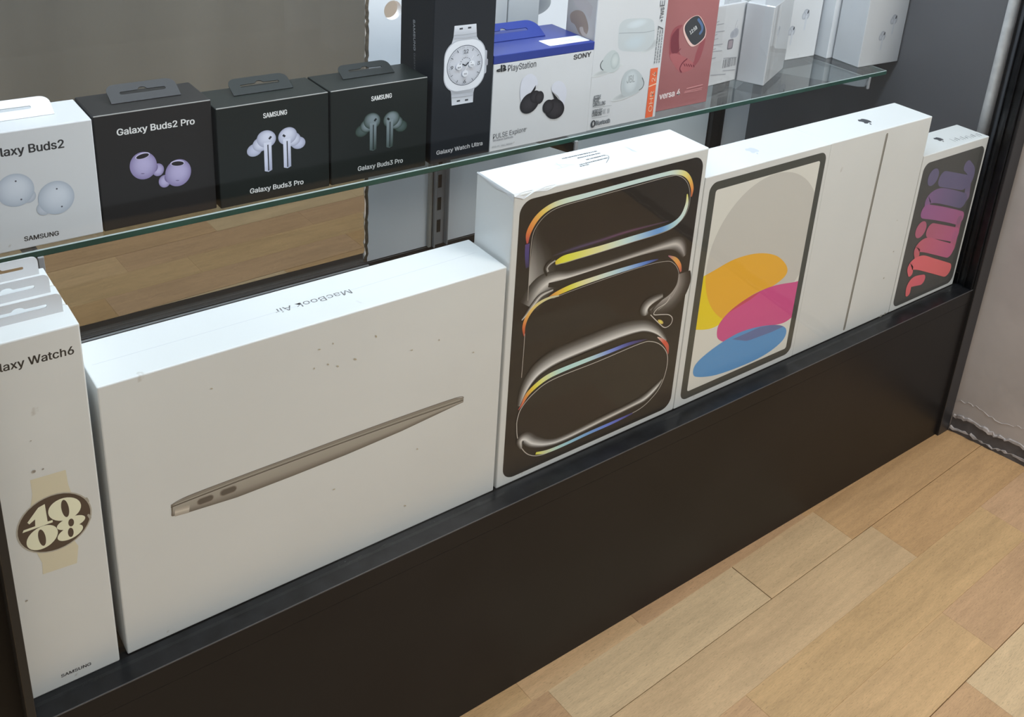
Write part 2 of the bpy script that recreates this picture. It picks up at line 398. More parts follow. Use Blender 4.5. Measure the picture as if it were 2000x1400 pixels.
# ---- floor: base slab and beech strips laid in three-strip boards
fl = struct(box('floor', -1100, -1300, FZ - 30, 1400, 1470, FZ - 8, mat('floor_underlay', (0.06, 0.045, 0.03), 0.9), bev=0))
ANG = math.radians(2.52); FO = Vector((654.5, -96.2)); FU = Vector((math.cos(ANG), math.sin(ANG))); FV = Vector((-math.sin(ANG), math.cos(ANG)))
TONES = [tuple(min(.9, x * k_) for x, k_ in zip(t_, (1.22, 1.25, 1.32))) for t_ in (c3(193, 163, 122), c3(190, 156, 112), c3(183, 146, 102), c3(197, 170, 132), c3(186, 150, 112), c3(194, 160, 118))]
fixed = {   # row -> cuts (mm along the row), colours of the pieces between
    1: ([-700, -330, 40, 372-20, 506, 793, 1300], [0, 2, 1, 5, 4, 2]),
    0: ([-700, -300, 60, 372, 652, 809, 1140, 1400], [0, 4, 4, 3, 0, 2, 5]),
    -1: ([-700, -240, 190, 849, 1230, 1600], [5, 3, 0, 2, 4]),
    -2: ([-700, -250, 110, 529, 1000, 1400], [1, 0, 4, 1, 4]),
    -3: ([-700, -330, 60, 430, 795, 1190, 1600], [0, 2, 1, 1, 4, 3]),
    -4: ([-700, -400, 20, 380, 730, 1120, 1600], [3, 0, 4, 4, 3, 4]),
    -5: ([-700, -200, 240, 640, 1010, 1500], [1, 5, 0, 3, 0]),
}
mesh_cache = {}
def strip_mesh(L_, gl, gr, gb, gt):
    key = (round(L_), gl, gr, gb, gt)
    if key in mesh_cache: return mesh_cache[key]
    bm = bmesh.new(); bx(bm, gl, gb, -8, L_ - gr, 65.2 - gt, 0, 0.25, 1)
    me = bpy.data.meshes.new('plank')
    for v in bm.verts: v.co *= S
    bm.to_mesh(me); bm.free(); me.materials.append(WOOD); mesh_cache[key] = me
    return me
rnd = random.Random(11)
for row in range(-17, 25):
    if row in fixed: cuts, cols = fixed[row]
    else:
        cuts = [-1000 + rnd.uniform(-150, 150)]; cols = []
        while cuts[-1] < 1330: cuts.append(cuts[-1] + rnd.choice([290, 340, 380, 430, 470])); cols.append(rnd.randrange(6))
    for i in range(len(cuts) - 1):
        a, b = cuts[i], cuts[i + 1]
        y0 = FO + FU * (a - FO.x) + FV * (row * 65.2)
        if y0.y > 1400 or y0.y < -1250: continue
        board = row % 3
        gb = 0.4 if board == 0 else 0.05; gt = 0.4 if board == 2 else 0.05
        joint = (row == 0 and i in (3, 4)) or rnd.random() < 0.12
        gl = 0.5 if (row == 0 and i == 4) else 0.05; gr = 0.5 if (row == 0 and i == 3) else 0.05
        if row in (1,) and abs(b - 793) < 1: gr = 0.05
        o = bpy.data.objects.new('plank', strip_mesh(b - a, gl, gr, gb, gt)); C.objects.link(o)
        if row == 1: y0 = y0 - FV * 6.0
        o.location = (y0.x * S, y0.y * S, (FZ + (0.05 if row == 1 else 0)) * S); o.rotation_euler = (0, 0, ANG); o.parent = fl
        t = TONES[cols[i]]; j = rnd.uniform(0.96, 1.04); o.color = (t[0] * j, t[1] * j, t[2] * j * rnd.uniform(0.97, 1.03), 1)

# ---- right wall (butts against the cabinet stile), with crumbling plaster and grey skirting
def prism(name, plan, z0, z1, m, parent=None):
    bm = bmesh.new(); lo = [bm.verts.new((x, y, z0)) for x, y in plan]; hi = [bm.verts.new((x, y, z1)) for x, y in plan]
    n = len(plan); bm.faces.new(lo[::-1]); bm.faces.new(hi)
    for i in range(n): bm.faces.new((lo[i], lo[(i + 1) % n], hi[(i + 1) % n], hi[i]))
    return from_bm(name, bm, m, parent)
wr = struct(prism('wall_right', [(WALLX(-24), -24), (WALLX(-1300), -1300), (WALLX(-1300) + 120, -1300), (1300, 1470), (1126, 1470), (1126, -8), (1117, -8)], FZ, 2300, PLASTER))
struct(prism('wall_back', [(-1500, 1450), (1300, 1450), (1300, 1500), (-1500, 1500)], FZ, 2300, REARW))
sk = struct(prism('baseboard_right', [(WALLX(-29) - 0.5, -29), (WALLX(-1250) - 0.5, -1250), (WALLX(-1250) + 2, -1250), (WALLX(-29) + 2, -29)], FZ, FZ + 26, SKIRT))
def ridge(name, zc, amp, hgt, dep, seed, m, label, gaps=0.0):
    r = random.Random(seed); bm = bmesh.new(); prev = None; y = -30.0
    while y > -900:
        step = r.uniform(2.5, 6)
        z = zc + amp * math.sin(y * 0.09) + r.uniform(-amp, amp); hh = hgt * r.uniform(0.35, 1.0); d = dep * r.uniform(0.35, 1.0)
        if r.random() < gaps: hh *= 0.25; d *= 0.4
        x = WALLX(y)
        ring = [bm.verts.new(p) for p in ((x + 0.5, y, z - hh / 2), (x - d, y, z - hh * 0.3), (x - d * 0.8, y, z + hh * 0.3), (x + 0.5, y, z + hh / 2))]
        if prev:
            for k in range(3): bm.faces.new((prev[k], prev[k + 1], ring[k + 1], ring[k]))
        prev = ring; y -= step
    o = from_bm(name, bm, m); o.parent = wr; o['label'] = label; return o
ridge('plaster_edge', FZ + 27, 1.8, 8, 3.0, 3, PLASTR2, 'broken white plaster edge above the skirting')
ridge('plaster_edge', FZ + 7, 2.0, 7, 3.5, 5, PLASTR2, 'crumbled white filler low on the skirting', 0.35)
ridge('paint_crack', FZ + 52, 2.5, 1.6, 0.8, 9, PLASTER, 'wavy crack line in the wall paint')

# =================================================================== CABINET
cab = thing('display_cabinet', 'black display cabinet with glass front, solid plinth panel and white rear panel', 'cabinet', (500, 200, FZ))
def cpart(o):
    o.parent = cab; o.location = o.location - cab.location; return o
LX, RX = -65.5, 1086.0
cpart(box('plinth_panel', LX, -24.0, FZ, RX, -6, -19.2, LAM, bev=0.3))['label'] = 'large black laminate plinth panel with a dull sheen'
cpart(box('deck', LX, -24.6, -18.6, 1113, 470, -0.6, LAM, bev=0.4))['label'] = 'black deck board under the boxes'
bm = bmesh.new()   # sliding-glass rail on the front of the deck: tray, lips
bx(bm, LX, -24.4, -0.6, RX, -1.5, 0.2, 0.2, 1); 
cpart(from_bm('glass_rail', bm, RAIL))
cpart(box('rail_edge', LX, -24.7, -0.5, RX, -23.9, 0.5, mat('edge_highlight', (0.10, 0.10, 0.105), 0.3, metal=0.3), bev=0.15))['label'] = 'thin light line along the rail edge, a painted highlight'  # highlight on the rail's front edge, put into a paler strip
cpart(box('stile', RX, -28.5, FZ, 1112, -4, 900, FRAME, bev=0.8))['label'] = 'slim dark front upright beside the wall'
bm = bmesh.new()
bx(bm, RX - 5, -24, 0.4, RX - 0.1, -22.6, 900); bx(bm, RX - 5, -13.4, 0.4, RX - 0.1, -12.4, 900); bx(bm, RX - 5, -3.4, 0.4, RX - 0.1, -2.2, 900); bx(bm, RX - 1.6, -24, 0.4, RX - 0.2, -2.2, 900)
cpart(from_bm('side_channel', bm, RAIL))
cpart(box('side_panel', 1113.5, -3.5, 0, 1125, 436, 900, LAMG, bev=0.2))['label'] = 'dark grey inner face of the right side'
cpart(box('side_panel', -90, -6, FZ, -66, 470, 900, LAM, bev=0.3))['label'] = 'black left side'
cpart(box('stile', -71.2, -26.5, FZ, -66, -6.2, 900, mat('brown_black_frame', (0.026, 0.025, 0.023), 0.35, spec=0.3), bev=0.5))['label'] = 'narrow brownish black upright left of the watch box'
cpart(box('unseen_top_panel', -90, -6, 900, 1125, 470, 918, LAM, bev=0.4))  # unseen cabinet top, added to keep ambient light off the box tops
# rear: white panel right, smoked pane left above a black rail
BY = 426.0
bm = bmesh.new(); r = random.Random(4); ys = [0]; z = 12.0; edge = []
while z < 900: edge.append((421.5 + r.uniform(-0.7, 0.5) + (r.random() < 0.15) * -0.9, z)); z += r.uniform(3, 9)
outl = [(1113, 12), (1113, 900)] + [(x, zz) for x, zz in edge[::-1]]
hole = [(453 + 11.5 * math.cos(2 * PI * i / 28), 334 + 11.5 * math.sin(2 * PI * i / 28)) for i in range(28)]
wp = plate('rear_panel', outl, [hole], 10, PANELW, None, Matrix.Translation((0, BY + 10, 0)) @ Matrix.Rotation(PI / 2, 4, 'X'))
cpart(wp)['label'] = 'white rear panel with a round cable hole and ragged cut edge'
bm = bmesh.new()
pv = None
for x, zz in edge:
    ring = [bm.verts.new((x - 3.2 + 0.6 * math.sin(zz * 0.9), BY + 1, zz)), bm.verts.new((x + 0.3, BY - 0.3, zz)), bm.verts.new((x + 0.3, BY + 9, zz))]
    if pv:
        for k in range(2): bm.faces.new((pv[k], pv[k + 1], ring[k + 1], ring[k]))
    pv = ring
cpart(from_bm('cut_edge', bm, CHIP))['label'] = 'rough brown cut edge of the rear panel'
cpart(box('smoked_pane', -66, BY + 2.5, 12, 418.5, BY + 5.5, 900, SMOKE, bev=0))['label'] = 'brown smoked glass pane showing the floor beyond'
bm = bmesh.new(); bx(bm, -66, BY - 2, -0.6, 1113, BY + 12, 11.2, 0.4, 1); cpart(from_bm('rear_rail', bm, FRAME))
bm = bmesh.new(); bx(bm, -66, BY - 13, -0.6, 1113, BY - 11.5, 5, 0.2, 1); bx(bm, -66, BY - 5, 8, 421, BY - 2.2, 9.4, 0.2, 1); cpart(from_bm('rail_lip', bm, STEEL))
# slotted standards on the rear panel
def standard(x, w_, m, mslot):
    t = thing('slotted_standard', '', 'shelf standard', (x, BY - 2, 0), group=None)
    bm = bmesh.new(); bx(bm, -w_ / 2, -8, 12, -w_ / 2 + 1.6, 1.9, 880); bx(bm, w_ / 2 - 1.6, -8, 12, w_ / 2, 1.9, 880); bx(bm, -w_ / 2, -1, 12, w_ / 2, 0.6, 880)
    from_bm('channel', bm, m, t)
    k = 0
    for z in range(30, 860, 32):
        o = box('slot', -2.6, -1.5, z, 2.6, -0.95, z + 18, mslot, t, bev=0)
    return t
s1 = standard(523, 21, STEEL, SLOT); s1['label'] = 'bright slotted metal shelf standard on the white rear panel'
bm = bmesh.new(); bx(bm, -16.5, -4, 12, -12.2, 1.9, 880, 0.5, 1); from_bm('edge_strip', bm, mat('beige_strip', (0.35, 0.33, 0.30), 0.5), s1)
s2 = standard(1031, 26, SLOT, SLOT); s2['label'] = 'black slotted shelf standard near the right corner of the cabinet'
# vertical frosted tube in the front corner
bm = bmesh.new(); cyl(bm, (0, 0, 450), 7.2, 894, 28)
tb = from_bm('light_tube', bm, TUBE, smooth=True); tb.location = Vector((1103.5, 25, 3)) * S
tag(tb, 'upright frosted silver light tube in the front right corner of the cabinet', 'tube')
# front glass pane
gp = box('front_pane', LX + 1, -10.5, 0.9, RX - 5.5, -7.5, 900, GLASS, bev=0); cpart(gp)['label'] = 'clear sliding glass pane in front of the boxes'

# ---- glass shelf
SZ = 260.0
SF = lambda x: 156.0
sh = thing('glass_shelf', 'clear glass shelf with green front edge carrying the row of small boxes', 'shelf', (500, 290, SZ - 6))
plan = [(-63, 156.5), (1057, 153.5), (1058, 410), (-63, 410)]
bm = bmesh.new()
lo = [bm.verts.new((x - 500, y - 290 + (0.7 if i < 2 else 0), 0)) for i, (x, y) in enumerate(plan)]
hi = [bm.verts.new((x - 500, y - 290 + (1.1 if i < 2 else 0), 6)) for i, (x, y) in enumerate(plan)]
bm.faces.new(lo[::-1]); bm.faces.new(hi); bm.faces.new((lo[2], lo[3], hi[3], hi[2]))
from_bm('glass_plate', bm, SHELFG, sh)
bm = bmesh.new()
def ribbon(bm, pts0, pts1):
    v = [bm.verts.new(p) for p in pts0 + pts1[::-1]]; bm.faces.new(v)
ribbon(bm, [(-563, -133.5, 0.6), (557, -136.5, 0.6)], [(-563, -133.5, 5.3), (557, -136.5, 5.3)])
ribbon(bm, [(557, -136.5, 0.6), (558, 120, 0.6)], [(557, -136.5, 5.0), (558, 120, 5.0)])
ribbon(bm, [(-563, -132.8, 0), (557, -135.8, 0)], [(-563, -133.5, .6), (557, -136.5, .6)])
from_bm('polished_edge', bm, GREENE, sh)['label'] = 'dark green polished glass edge'
bm = bmesh.new()
ribbon(bm, [(-563, -133.5, 5.3), (557, -136.5, 5.3)], [(-563, -132.4, 6.0), (557, -135.4, 6.0)])
ribbon(bm, [(557, -136.5, 5.0), (558, 120, 5.0)], [(557, -135.4, 6.0), (557, 120, 6.0)])
from_bm('arris', bm, ARRIS, sh)['label'] = 'thin ground arris with its highlight painted pale'
def bracket(x, label, m=DSTEEL):
    t = thing('shelf_bracket', label, 'bracket', (x, BY - 12, SZ - 6.2), group='shelf brackets under the glass shelf')
    prof = [(0, 0), (-252, 0), (-257, -2), (-259, -7), (-256, -13), (-246, -16), (-60, -44), (0, -70)]
    bm = bmesh.new()
    a = [bm.verts.new((-1.6, y, z)) for y, z in prof]; b = [bm.verts.new((1.6, y, z)) for y, z in prof]
    bm.faces.new(a); bm.faces.new(b[::-1])
    for i in range(len(prof)): bm.faces.new((a[i], b[i], b[(i + 1) % len(prof)], a[(i + 1) % len(prof)]))
    from_bm('arm', bm, m, t)
    bm = bmesh.new(); bx(bm, -2.2, -261, -15, 2.2, -258.5, 1.5, 0.6, 2); from_bm('lip', bm, STEEL, t)['label'] = 'bright steel lip'
    return t
bracket(5, 'shelf bracket with bright tip below the white earbud box, leftmost of three')
bracket(518, 'dark shelf bracket with bright tip below the blue and white box')
bracket(1021, 'shelf bracket under the right end of the glass shelf, rightmost of three', mat('lit_steel', (0.42, 0.42, 0.44), 0.35, metal=0.1))  # same bracket as the others, its lit look put into paler steel

# =================================================================== LOWER ROW OF BOXES
def carton(name, label, x0, y0, z0, w_, d, h, m, rz=0.0, group=None, bev=0.9, part='carton'):
    t = thing(name, label, 'box', (x0, y0, z0), rz, group)
    box(part, 0, 0, 0, w_, d, h, m, t, bev)
    return t
def front(t, h=None): return Face(t, (0, 0, 0), (1, 0, 0), (0, 0, 1))
def top(t, h): return Face(t, (0, 0, h), (1, 0, 0), (0, 1, 0))
def left(t, d): return Face(t, (0, d, 0), (0, -1, 0), (0, 0, 1))
INKB = (0.02, 0.02, 0.022); GREY = (0.12, 0.12, 0.125)

SIL = pc(150, 146, 138)

# ---- laptop box
mac = carton('laptop_box', 'wide flat white laptop box printed with a thin silver laptop seen edge-on', 0, 0, 0, 323, 58, 232.6, WHITE)
F = front(mac); A = Art(F, 'laptop_picture')
q = lambda x, y: (320 + x / 2.8, 540 + y / 2.8)
topl = F.pts([(38, 1250), (130, 1200), (400, 1097), (700, 985), (1000, 873), (1300, 765), (1590, 665), (1640, 659)], q)
seam = F.pts([(38, 1262), (130, 1226), (400, 1122), (700, 1010), (1000, 900), (1300, 793), (1590, 692), (1638, 676)], q)
botm = F.pts([(46, 1311), (130, 1291), (400, 1207), (700, 1092), (1000, 973), (1300, 845), (1590, 708), (1638, 686)], q)
A.poly(topl + seam[::-1], pc(118, 113, 105))
mid = [tuple(a[k] * 0.45 + b[k] * 0.55 for k in (0, 1)) for a, b in zip(seam, botm)]
h_ = A._h()
for s0, s1, k0, k1 in ((seam, mid, pc(142, 138, 130), pc(132, 127, 119)), (mid, botm, pc(132, 127, 119), pc(88, 82, 76))):
    for i in range(len(s0) - 1):
        v = [A.bm.verts.new(F.at(*p, h_)) for p in (s0[i], s0[i + 1], s1[i + 1], s1[i])]; f = A.bm.faces.new(v)
        for l, c in zip(f.loops, (k0, k0, k1, k1)): l[A.col] = (*c, 1)
A.stroke(F.pts([(60, 1290), (95, 1280), (140, 1268)], q), 7, pc(178, 172, 162), edge=pc(142, 135, 126))
A.stroke(seam, 0.7, pc(60, 54, 48)); A.stroke(topl, 0.55, pc(95, 90, 84))
A.stroke(F.pts([(60, 1246), (400, 1112), (700, 1000), (1300, 783), (1620, 672)], q), 0.5, pc(150, 146, 138))
A.stroke(F.pts([(46, 1250), (44, 1308)], q), 0.8, pc(88, 82, 75))
for cx_, cy_ in ((227, 1220), (353, 1170)):
    p0, p1 = F.px(*q(cx_ - 24, cy_ + 9)), F.px(*q(cx_ + 24, cy_ - 9)); A.stroke([p0, p1], 6.0, pc(112, 104, 96)); A.stroke([p0, p1], 4.6, pc(78, 72, 66))
A.done('silver wedge laptop edge with two ports')
sp = Art(F, 'scuff_marks')
for x, y, l_ in ((925, 365, 5), (850, 397, 8), (1160, 325, 10), (1045, 450, 14), (950, 488, 9), (822, 500, 5), (897, 478, 7), (1505, 345, 5), (1692, 412, 6), (1355, 400, 8), (260, 610, 6), (930, 1160, 8), (1385, 940, 7), (1318, 1250, 9)):
    a_ = F.px(*q(x, y)); sp.ell(a_[0], a_[1], 0.3 + l_ / 40, 0.4 + l_ / 10, 15 + (l_ * 37) % 60, pc(146, 136, 116), pc(166, 161, 150), n=10)
sp.done('small brown scuffs')
T = top(mac, 232.6)
text(T, 'MacBook Air', (682, 565), (534, 605), GREY, height=6.4)
# shrink-wrap seam lines on the top
a = Art(T, 'wrap_seam'); a.stroke(T.pts([(180, 713), (400, 650), (640, 580), (930, 493)]), 0.5, (0.62, 0.64, 0.67)); a.done()

# ---- big black-screen tablet box
pro = carton('tablet_box', 'tall white tablet box with a black screen print of glowing looped lines', 325.8, 0, 0, 225.6, 54.5, 297.2, WHITE, bev=1.3)
F = front(pro); BK = pc(32, 30, 29); A = Art(F, 'screen_picture')
A.poly(rrect(6.6, 6.2, 220.0, 290.4, 13), BK)
r2 = lambda x, y: (920 + x / 3.89, 240 + y / 3.89)
r3 = lambda x, y: (920 + x / 3.5, 580 + y / 3.5)
k = 0.19   # mm per zoomed unit, about
PUR, ORG, YEL, PAL, BLU, RED = (62, 50, 100), (185, 112, 62), (205, 190, 85), (178, 200, 208), (100, 140, 190), (175, 80, 68)
def st(conv, pts, w, cols, **kw):
    pp = F.pts(pts, conv); n = len(pp)
    if isinstance(cols, tuple): K = pc(cols)
    else:
        K = []
        for i in range(n):
            t = i / (n - 1) * (len(cols) - 1); j = min(int(t), len(cols) - 2); fr = t - j
            K.append(pc(tuple(cols[j][m_] * (1 - fr) + cols[j + 1][m_] * fr for m_ in range(3))))
    if isinstance(w, list):
        W = []
        for i in range(n):
            t = i / (n - 1) * (len(w) - 1); j = min(int(t), len(w) - 2); fr = t - j; W.append(w[j] * (1 - fr) + w[j + 1] * fr)
    else: W = w
    if 'edge' in kw: kw['edge'] = BK
    else: W = [x * 0.86 for x in W] if isinstance(W, list) else W
    A.stroke(pp, W, K, caps=False, **kw)
# grey swirls first (soft), then coloured ribs, then hairlines
st(r2, [(432, 1335), (440, 1200), (452, 1050), (468, 900), (500, 790)], [34, 30, 24, 14, 3], [(130, 128, 126), (150, 148, 146), (120, 118, 116), (70, 68, 66), (46, 43, 40)], edge=1, left=0)
st(r2, [(440, 1395), (500, 1300), (560, 1235), (640, 1190), (760, 1165), (1000, 1090), (1300, 990), (1480, 935), (1560, 920), (1600, 950), (1622, 1010)], [26, 28, 26, 17, 12, 10, 10, 14, 17, 15, 7], [(120, 118, 116), (165, 163, 160), (190, 188, 186), (200, 198, 195), (190, 188, 186), (170, 168, 165), (175, 172, 170), (180, 178, 175), (165, 160, 160), (110, 108, 106)], edge=1)
st(r2, [(590, 1215), (680, 1195), (780, 1165), (1000, 1095), (1300, 1002), (1480, 962), (1560, 975), (1600, 1030)], [5, 8, 9.5, 9, 8.5, 9, 7, 3], (32, 30, 29), left=0.0)
st(r2, [(1575, 1150), (1560, 1230), (1500, 1310), (1400, 1370), (1330, 1400)], [16, 20, 22, 16, 10], [(120, 115, 112), (150, 145, 142), (140, 136, 133), (100, 96, 93)], edge=1, left=1.0)
st(r2, [(428, 1100), (424, 1010), (428, 920)], [4, 5, 5.5], [(48, 44, 70), (62, 56, 108), (75, 60, 110)])
st(r2, [(427, 915), (437, 835), (490, 735), (570, 657), (680, 603), (900, 543), (1200, 460), (1450, 395), (1550, 375), (1620, 385), (1662, 430), (1680, 500), (1672, 560)], [2, 6, 6.5, 6, 6, 5.5, 5, 5, 5.5, 6, 5, 4, 2], [(150, 60, 70), (190, 110, 60), (205, 150, 75), (200, 190, 110), PAL, PAL, PAL, PAL, (200, 200, 140), (205, 175, 90), (200, 130, 70), (150, 80, 60)])
st(r2, [(1642, 540), (1638, 620), (1600, 710), (1530, 775), (1420, 820), (1200, 890), (980, 957), (800, 1008), (700, 1037), (640, 1062)], [1.5, 5, 6, 7, 7, 8, 8, 9, 9, 4], [(205, 195, 90), (190, 205, 180), PAL, (150, 185, 215), (95, 140, 195), (170, 195, 205), (205, 205, 150), (210, 200, 90), (212, 198, 60), (190, 170, 60)])
st(r2, [(1500, 745), (1200, 822), (980, 893), (780, 955), (620, 1010)], [2, 5, 6, 6, 2], [(70, 60, 80), (92, 62, 90), (80, 62, 90), (66, 60, 90), (50, 46, 60)], edge=1)
st(r2, [(640, 1045), (598, 1075), (578, 1105), (585, 1130)], 1.6, (150, 148, 145))
st(r2, [(575, 1160), (556, 1110), (575, 1065), (610, 1035)], 2.0, (24, 22, 21))
st(r2, [(645, 1078), (900, 1005), (1200, 912), (1480, 822), (1590, 745), (1648, 650), (1662, 540), (1640, 450), (1580, 402), (1500, 408), (1200, 490), (900, 572), (690, 632), (580, 690), (500, 780), (462, 880), (445, 1080), (430, 1350)], 0.55, (150, 146, 140))
st(r2, [(560, 1345), (640, 1300), (760, 1245), (900, 1195), (1100, 1130), (1300, 1070), (1420, 1035)], [1, 5, 6.5, 6, 5.5, 4.5, 1.5], [(120, 70, 50), (205, 150, 70), (205, 195, 80), (200, 205, 165), (165, 190, 205), (90, 125, 190), (52, 50, 90)])
st(r2, [(1498, 1008), (1550, 1035), (1582, 1080), (1592, 1130)], [1, 5, 5, 2.5], [(140, 90, 120), (190, 140, 80), (195, 120, 70), (150, 80, 80)])
st(r2, [(620, 1330), (900, 1225), (1300, 1090), (1480, 1050), (1540, 1068), (1572, 1120), (1578, 1200), (1545, 1290), (1480, 1370), (1420, 1420)], 0.55, (150, 146, 142))
st(r3, [(345, 158), (385, 112), (430, 50), (480, -10), (560, -50)], [2, 5, 7, 6, 3], (190, 188, 185), edge=1)
st(r3, [(362, 265), (360, 200), (385, 130), (440, 60), (520, 10), (600, -10)], [1.5, 4, 4.5, 4, 3, 1.5], [(150, 60, 50), (195, 115, 60), (205, 175, 95), (190, 185, 140), (170, 168, 150)])
st(r3, [(366, 250), (357, 380), (343, 550)], 0.55, (160, 156, 150))
# right-hand curl and drop
st(r3, [(1310, -10), (1240, 35), (1200, 80), (1190, 125)], [8, 16, 20, 8], [(130, 128, 126), (180, 178, 176), (200, 198, 196), (120, 118, 116)], edge=1)
st(r3, [(1330, -5), (1250, 48), (1214, 85), (1225, 118)], [2, 4.5, 4, 1], (40, 37, 35))
st(r3, [(1360, -5), (1330, 40), (1270, 80), (1248, 118), (1300, 118), (1350, 120), (1374, 145), (1362, 185), (1322, 207), (1280, 175), (1225, 120)], 0.9, (175, 172, 168))
e_ = F.px(*r3(1293, 168)); A.ell(e_[0], e_[1], 5.2, 1.9, -38, pc(215, 190, 90), pc(160, 130, 80))
# lower loop
st(r3, [(330, 745), (375, 640), (440, 545), (520, 480), (620, 425), (800, 350), (1000, 272), (1130, 232), (1200, 226), (1270, 250), (1330, 300)], [4, 10, 15, 18, 18, 18, 18, 15, 12, 8, 3], [(120, 118, 116), (200, 198, 195), (218, 216, 212), (220, 218, 214), (218, 216, 212), (215, 213, 210), (218, 216, 212), (210, 208, 205), (200, 198, 195), (160, 158, 156)], edge=1, left=0.85)
st(r3, [(400, 625), (470, 545), (560, 480), (700, 420), (1000, 295), (1150, 250), (1230, 262), (1300, 300)], [1.5, 4, 5, 5, 5, 5, 4, 1], (38, 36, 33), left=0.2)
st(r3, [(320, 770), (345, 735), (380, 668), (440, 605), (520, 545), (620, 497), (800, 425), (950, 368), (1080, 318), (1200, 287)], [1, 2.5, 5, 6, 6.5, 6, 5.5, 5, 4.5, 1.5], [(140, 60, 60), (185, 95, 75), (195, 135, 65), (205, 190, 75), (190, 200, 150), (165, 200, 195), (165, 195, 215), (110, 130, 195), (66, 68, 130), (50, 46, 60)])
st(r3, [(1272, 272), (1312, 300), (1338, 335), (1345, 388)], [1, 4.5, 5, 1], [(210, 180, 170), (185, 90, 75), (175, 80, 66), (150, 70, 60)])
st(r3, [(315, 830), (345, 752), (430, 652), (560, 560), (860, 440), (1150, 318), (1235, 303), (1300, 330), (1338, 390), (1335, 480), (1300, 590), (1240, 680), (1130, 775), (900, 878), (600, 1020), (500, 1070), (420, 1082), (360, 1052), (318, 970), (310, 890)], 0.8, (165, 162, 157), closed=True)
st(r3, [(1306, 560), (1262, 620), (1190, 690), (1100, 740), (900, 838), (640, 965), (520, 1003), (420, 1000), (365, 972), (340, 985), (343, 1035)], [3, 8, 10, 8, 8, 8, 9, 13, 13, 9, 3], [(120, 118, 115), (210, 208, 205), (200, 198, 195), (190, 188, 185), (200, 198, 195), (210, 208, 205), (205, 203, 200), (215, 213, 210), (200, 198, 195), (140, 138, 135)], edge=1, left=0.35)
st(r3, [(440, 1066), (520, 1052), (640, 1003), (800, 928), (960, 858), (1100, 792)], [3, 4.5, 4.2, 4.2, 4, 2], [(205, 200, 60), (190, 205, 165), (150, 190, 205), (110, 150, 210), (95, 110, 190), (70, 65, 110)])
A.done('black screen print with glowing coloured loops')
T = top(pro, 297.2)
tl = Art(T, 'fine_print')
rnd2 = random.Random(3)
for r_, (xa, ya, xb, yb) in enumerate(((1098, 310, 1166, 295), (1128, 309, 1172, 299), (1145, 312, 1182, 303), (1132, 322, 1187, 308), (1133, 325, 1150, 321))):
    p0, p1 = Vector(T.px(xa, ya)), Vector(T.px(xb, yb)); L_ = (p1 - p0).length; x = 0
    while x < L_:
        wd = rnd2.uniform(0.6, 2.2); a_ = p0 + (p1 - p0) * (x / L_); b_ = p0 + (p1 - p0) * (min(L_, x + wd) / L_)
        tl.f.layer = 2; tl.stroke([tuple(a_), tuple(b_)], 1.8, (0.08, 0.08, 0.09), caps=False); x += wd + rnd2.uniform(0.25, 0.8)
p = T.pts([(1176, 303), (1187, 304), (1189, 309), (1184, 318)]); tl.stroke(p, 0.6, (0.15, 0.15, 0.16), caps=False)
tl.done('tiny illegible product lines')
fp = Art(T, 'faded_mark')
for a0_, b0_ in (((1085, 318), (1098, 327)), ((1082, 322), (1122, 322)), ((1088, 330), (1110, 324)), ((1222, 287), (1244, 297)), ((1228, 289), (1236, 296))):
    fp.stroke([T.px(*a0_), T.px(*b0_)], 0.9, (0.60, 0.63, 0.66), caps=False)
fp.done('faint grey scrape marks')
# crumpled wrap corner
bm = bmesh.new()
cr = [(0.2, -0.6, 296.0), (9, -1.0, 292.5), (20, -0.7, 296.6), (33, -0.5, 294.5), (44, -0.3, 296.9)]
for i in range(len(cr) - 1):
    v = [bm.verts.new(pp) for pp in (cr[i], cr[i + 1], (cr[i + 1][0], 1.2, 297.9), (cr[i][0], 1.2, 297.9))]; bm.faces.new(v)
v = [bm.verts.new(pp) for pp in ((-0.5, -0.4, 291), (-0.5, 10, 295.5), (-0.7, 24, 293.8), (-0.4, 54, 296.6), (0.5, 54, 297.7), (0.5, 0.5, 297.7))]; bm.faces.new(v)
from_bm('crumpled_wrap', bm, WHITE2, pro)['label'] = 'crumpled torn wrap along the top corner'

# ---- tablet box with coloured discs, and the plain one beside it
ten = carton('tablet_box', 'white tablet box showing a screen with yellow, magenta and blue discs', 551.9, 0, 0, 190.4, 53.5, 266, WHITE)
F = front(ten); A = Art(F, 'screen_picture')
c4 = F.pts([(1329.5, 783), (1543.5, 688), (1614.5, 297), (1385.5, 357.5)])
sx0, sx1 = (c4[0][0] + c4[3][0]) / 2, (c4[1][0] + c4[2][0]) / 2; sy0, sy1 = (c4[0][1] + c4[1][1]) / 2, (c4[2][1] + c4[3][1]) / 2
A.poly(rrect(sx0, sy0, sx1, sy1, 10), pc(58, 60, 57))
ix0, ix1, iy0, iy1 = sx0 + 9.2, sx1 - 9.2, sy0 + 9.0, sy1 - 9.0
A.poly(rrect(ix0, iy0, ix1, iy1, 3), pc(186, 186, 181))
q3 = lambda x, y: (1340 + x / 3.3333, 280 + y / 3.3333)
def circ3(a, b, c):
    ax, ay, bx_, by, cx_, cy_ = *a, *b, *c; d = 2 * (ax * (by - cy_) + bx_ * (cy_ - ay) + cx_ * (ay - by))
    ux = ((ax * ax + ay * ay) * (by - cy_) + (bx_ ** 2 + by ** 2) * (cy_ - ay) + (cx_ ** 2 + cy_ ** 2) * (ay - by)) / d
    uy = ((ax * ax + ay * ay) * (cx_ - bx_) + (bx_ ** 2 + by ** 2) * (ax - cx_) + (cx_ ** 2 + cy_ ** 2) * (bx_ - ax)) / d
    return ux, uy, math.hypot(ax - ux, ay - uy)
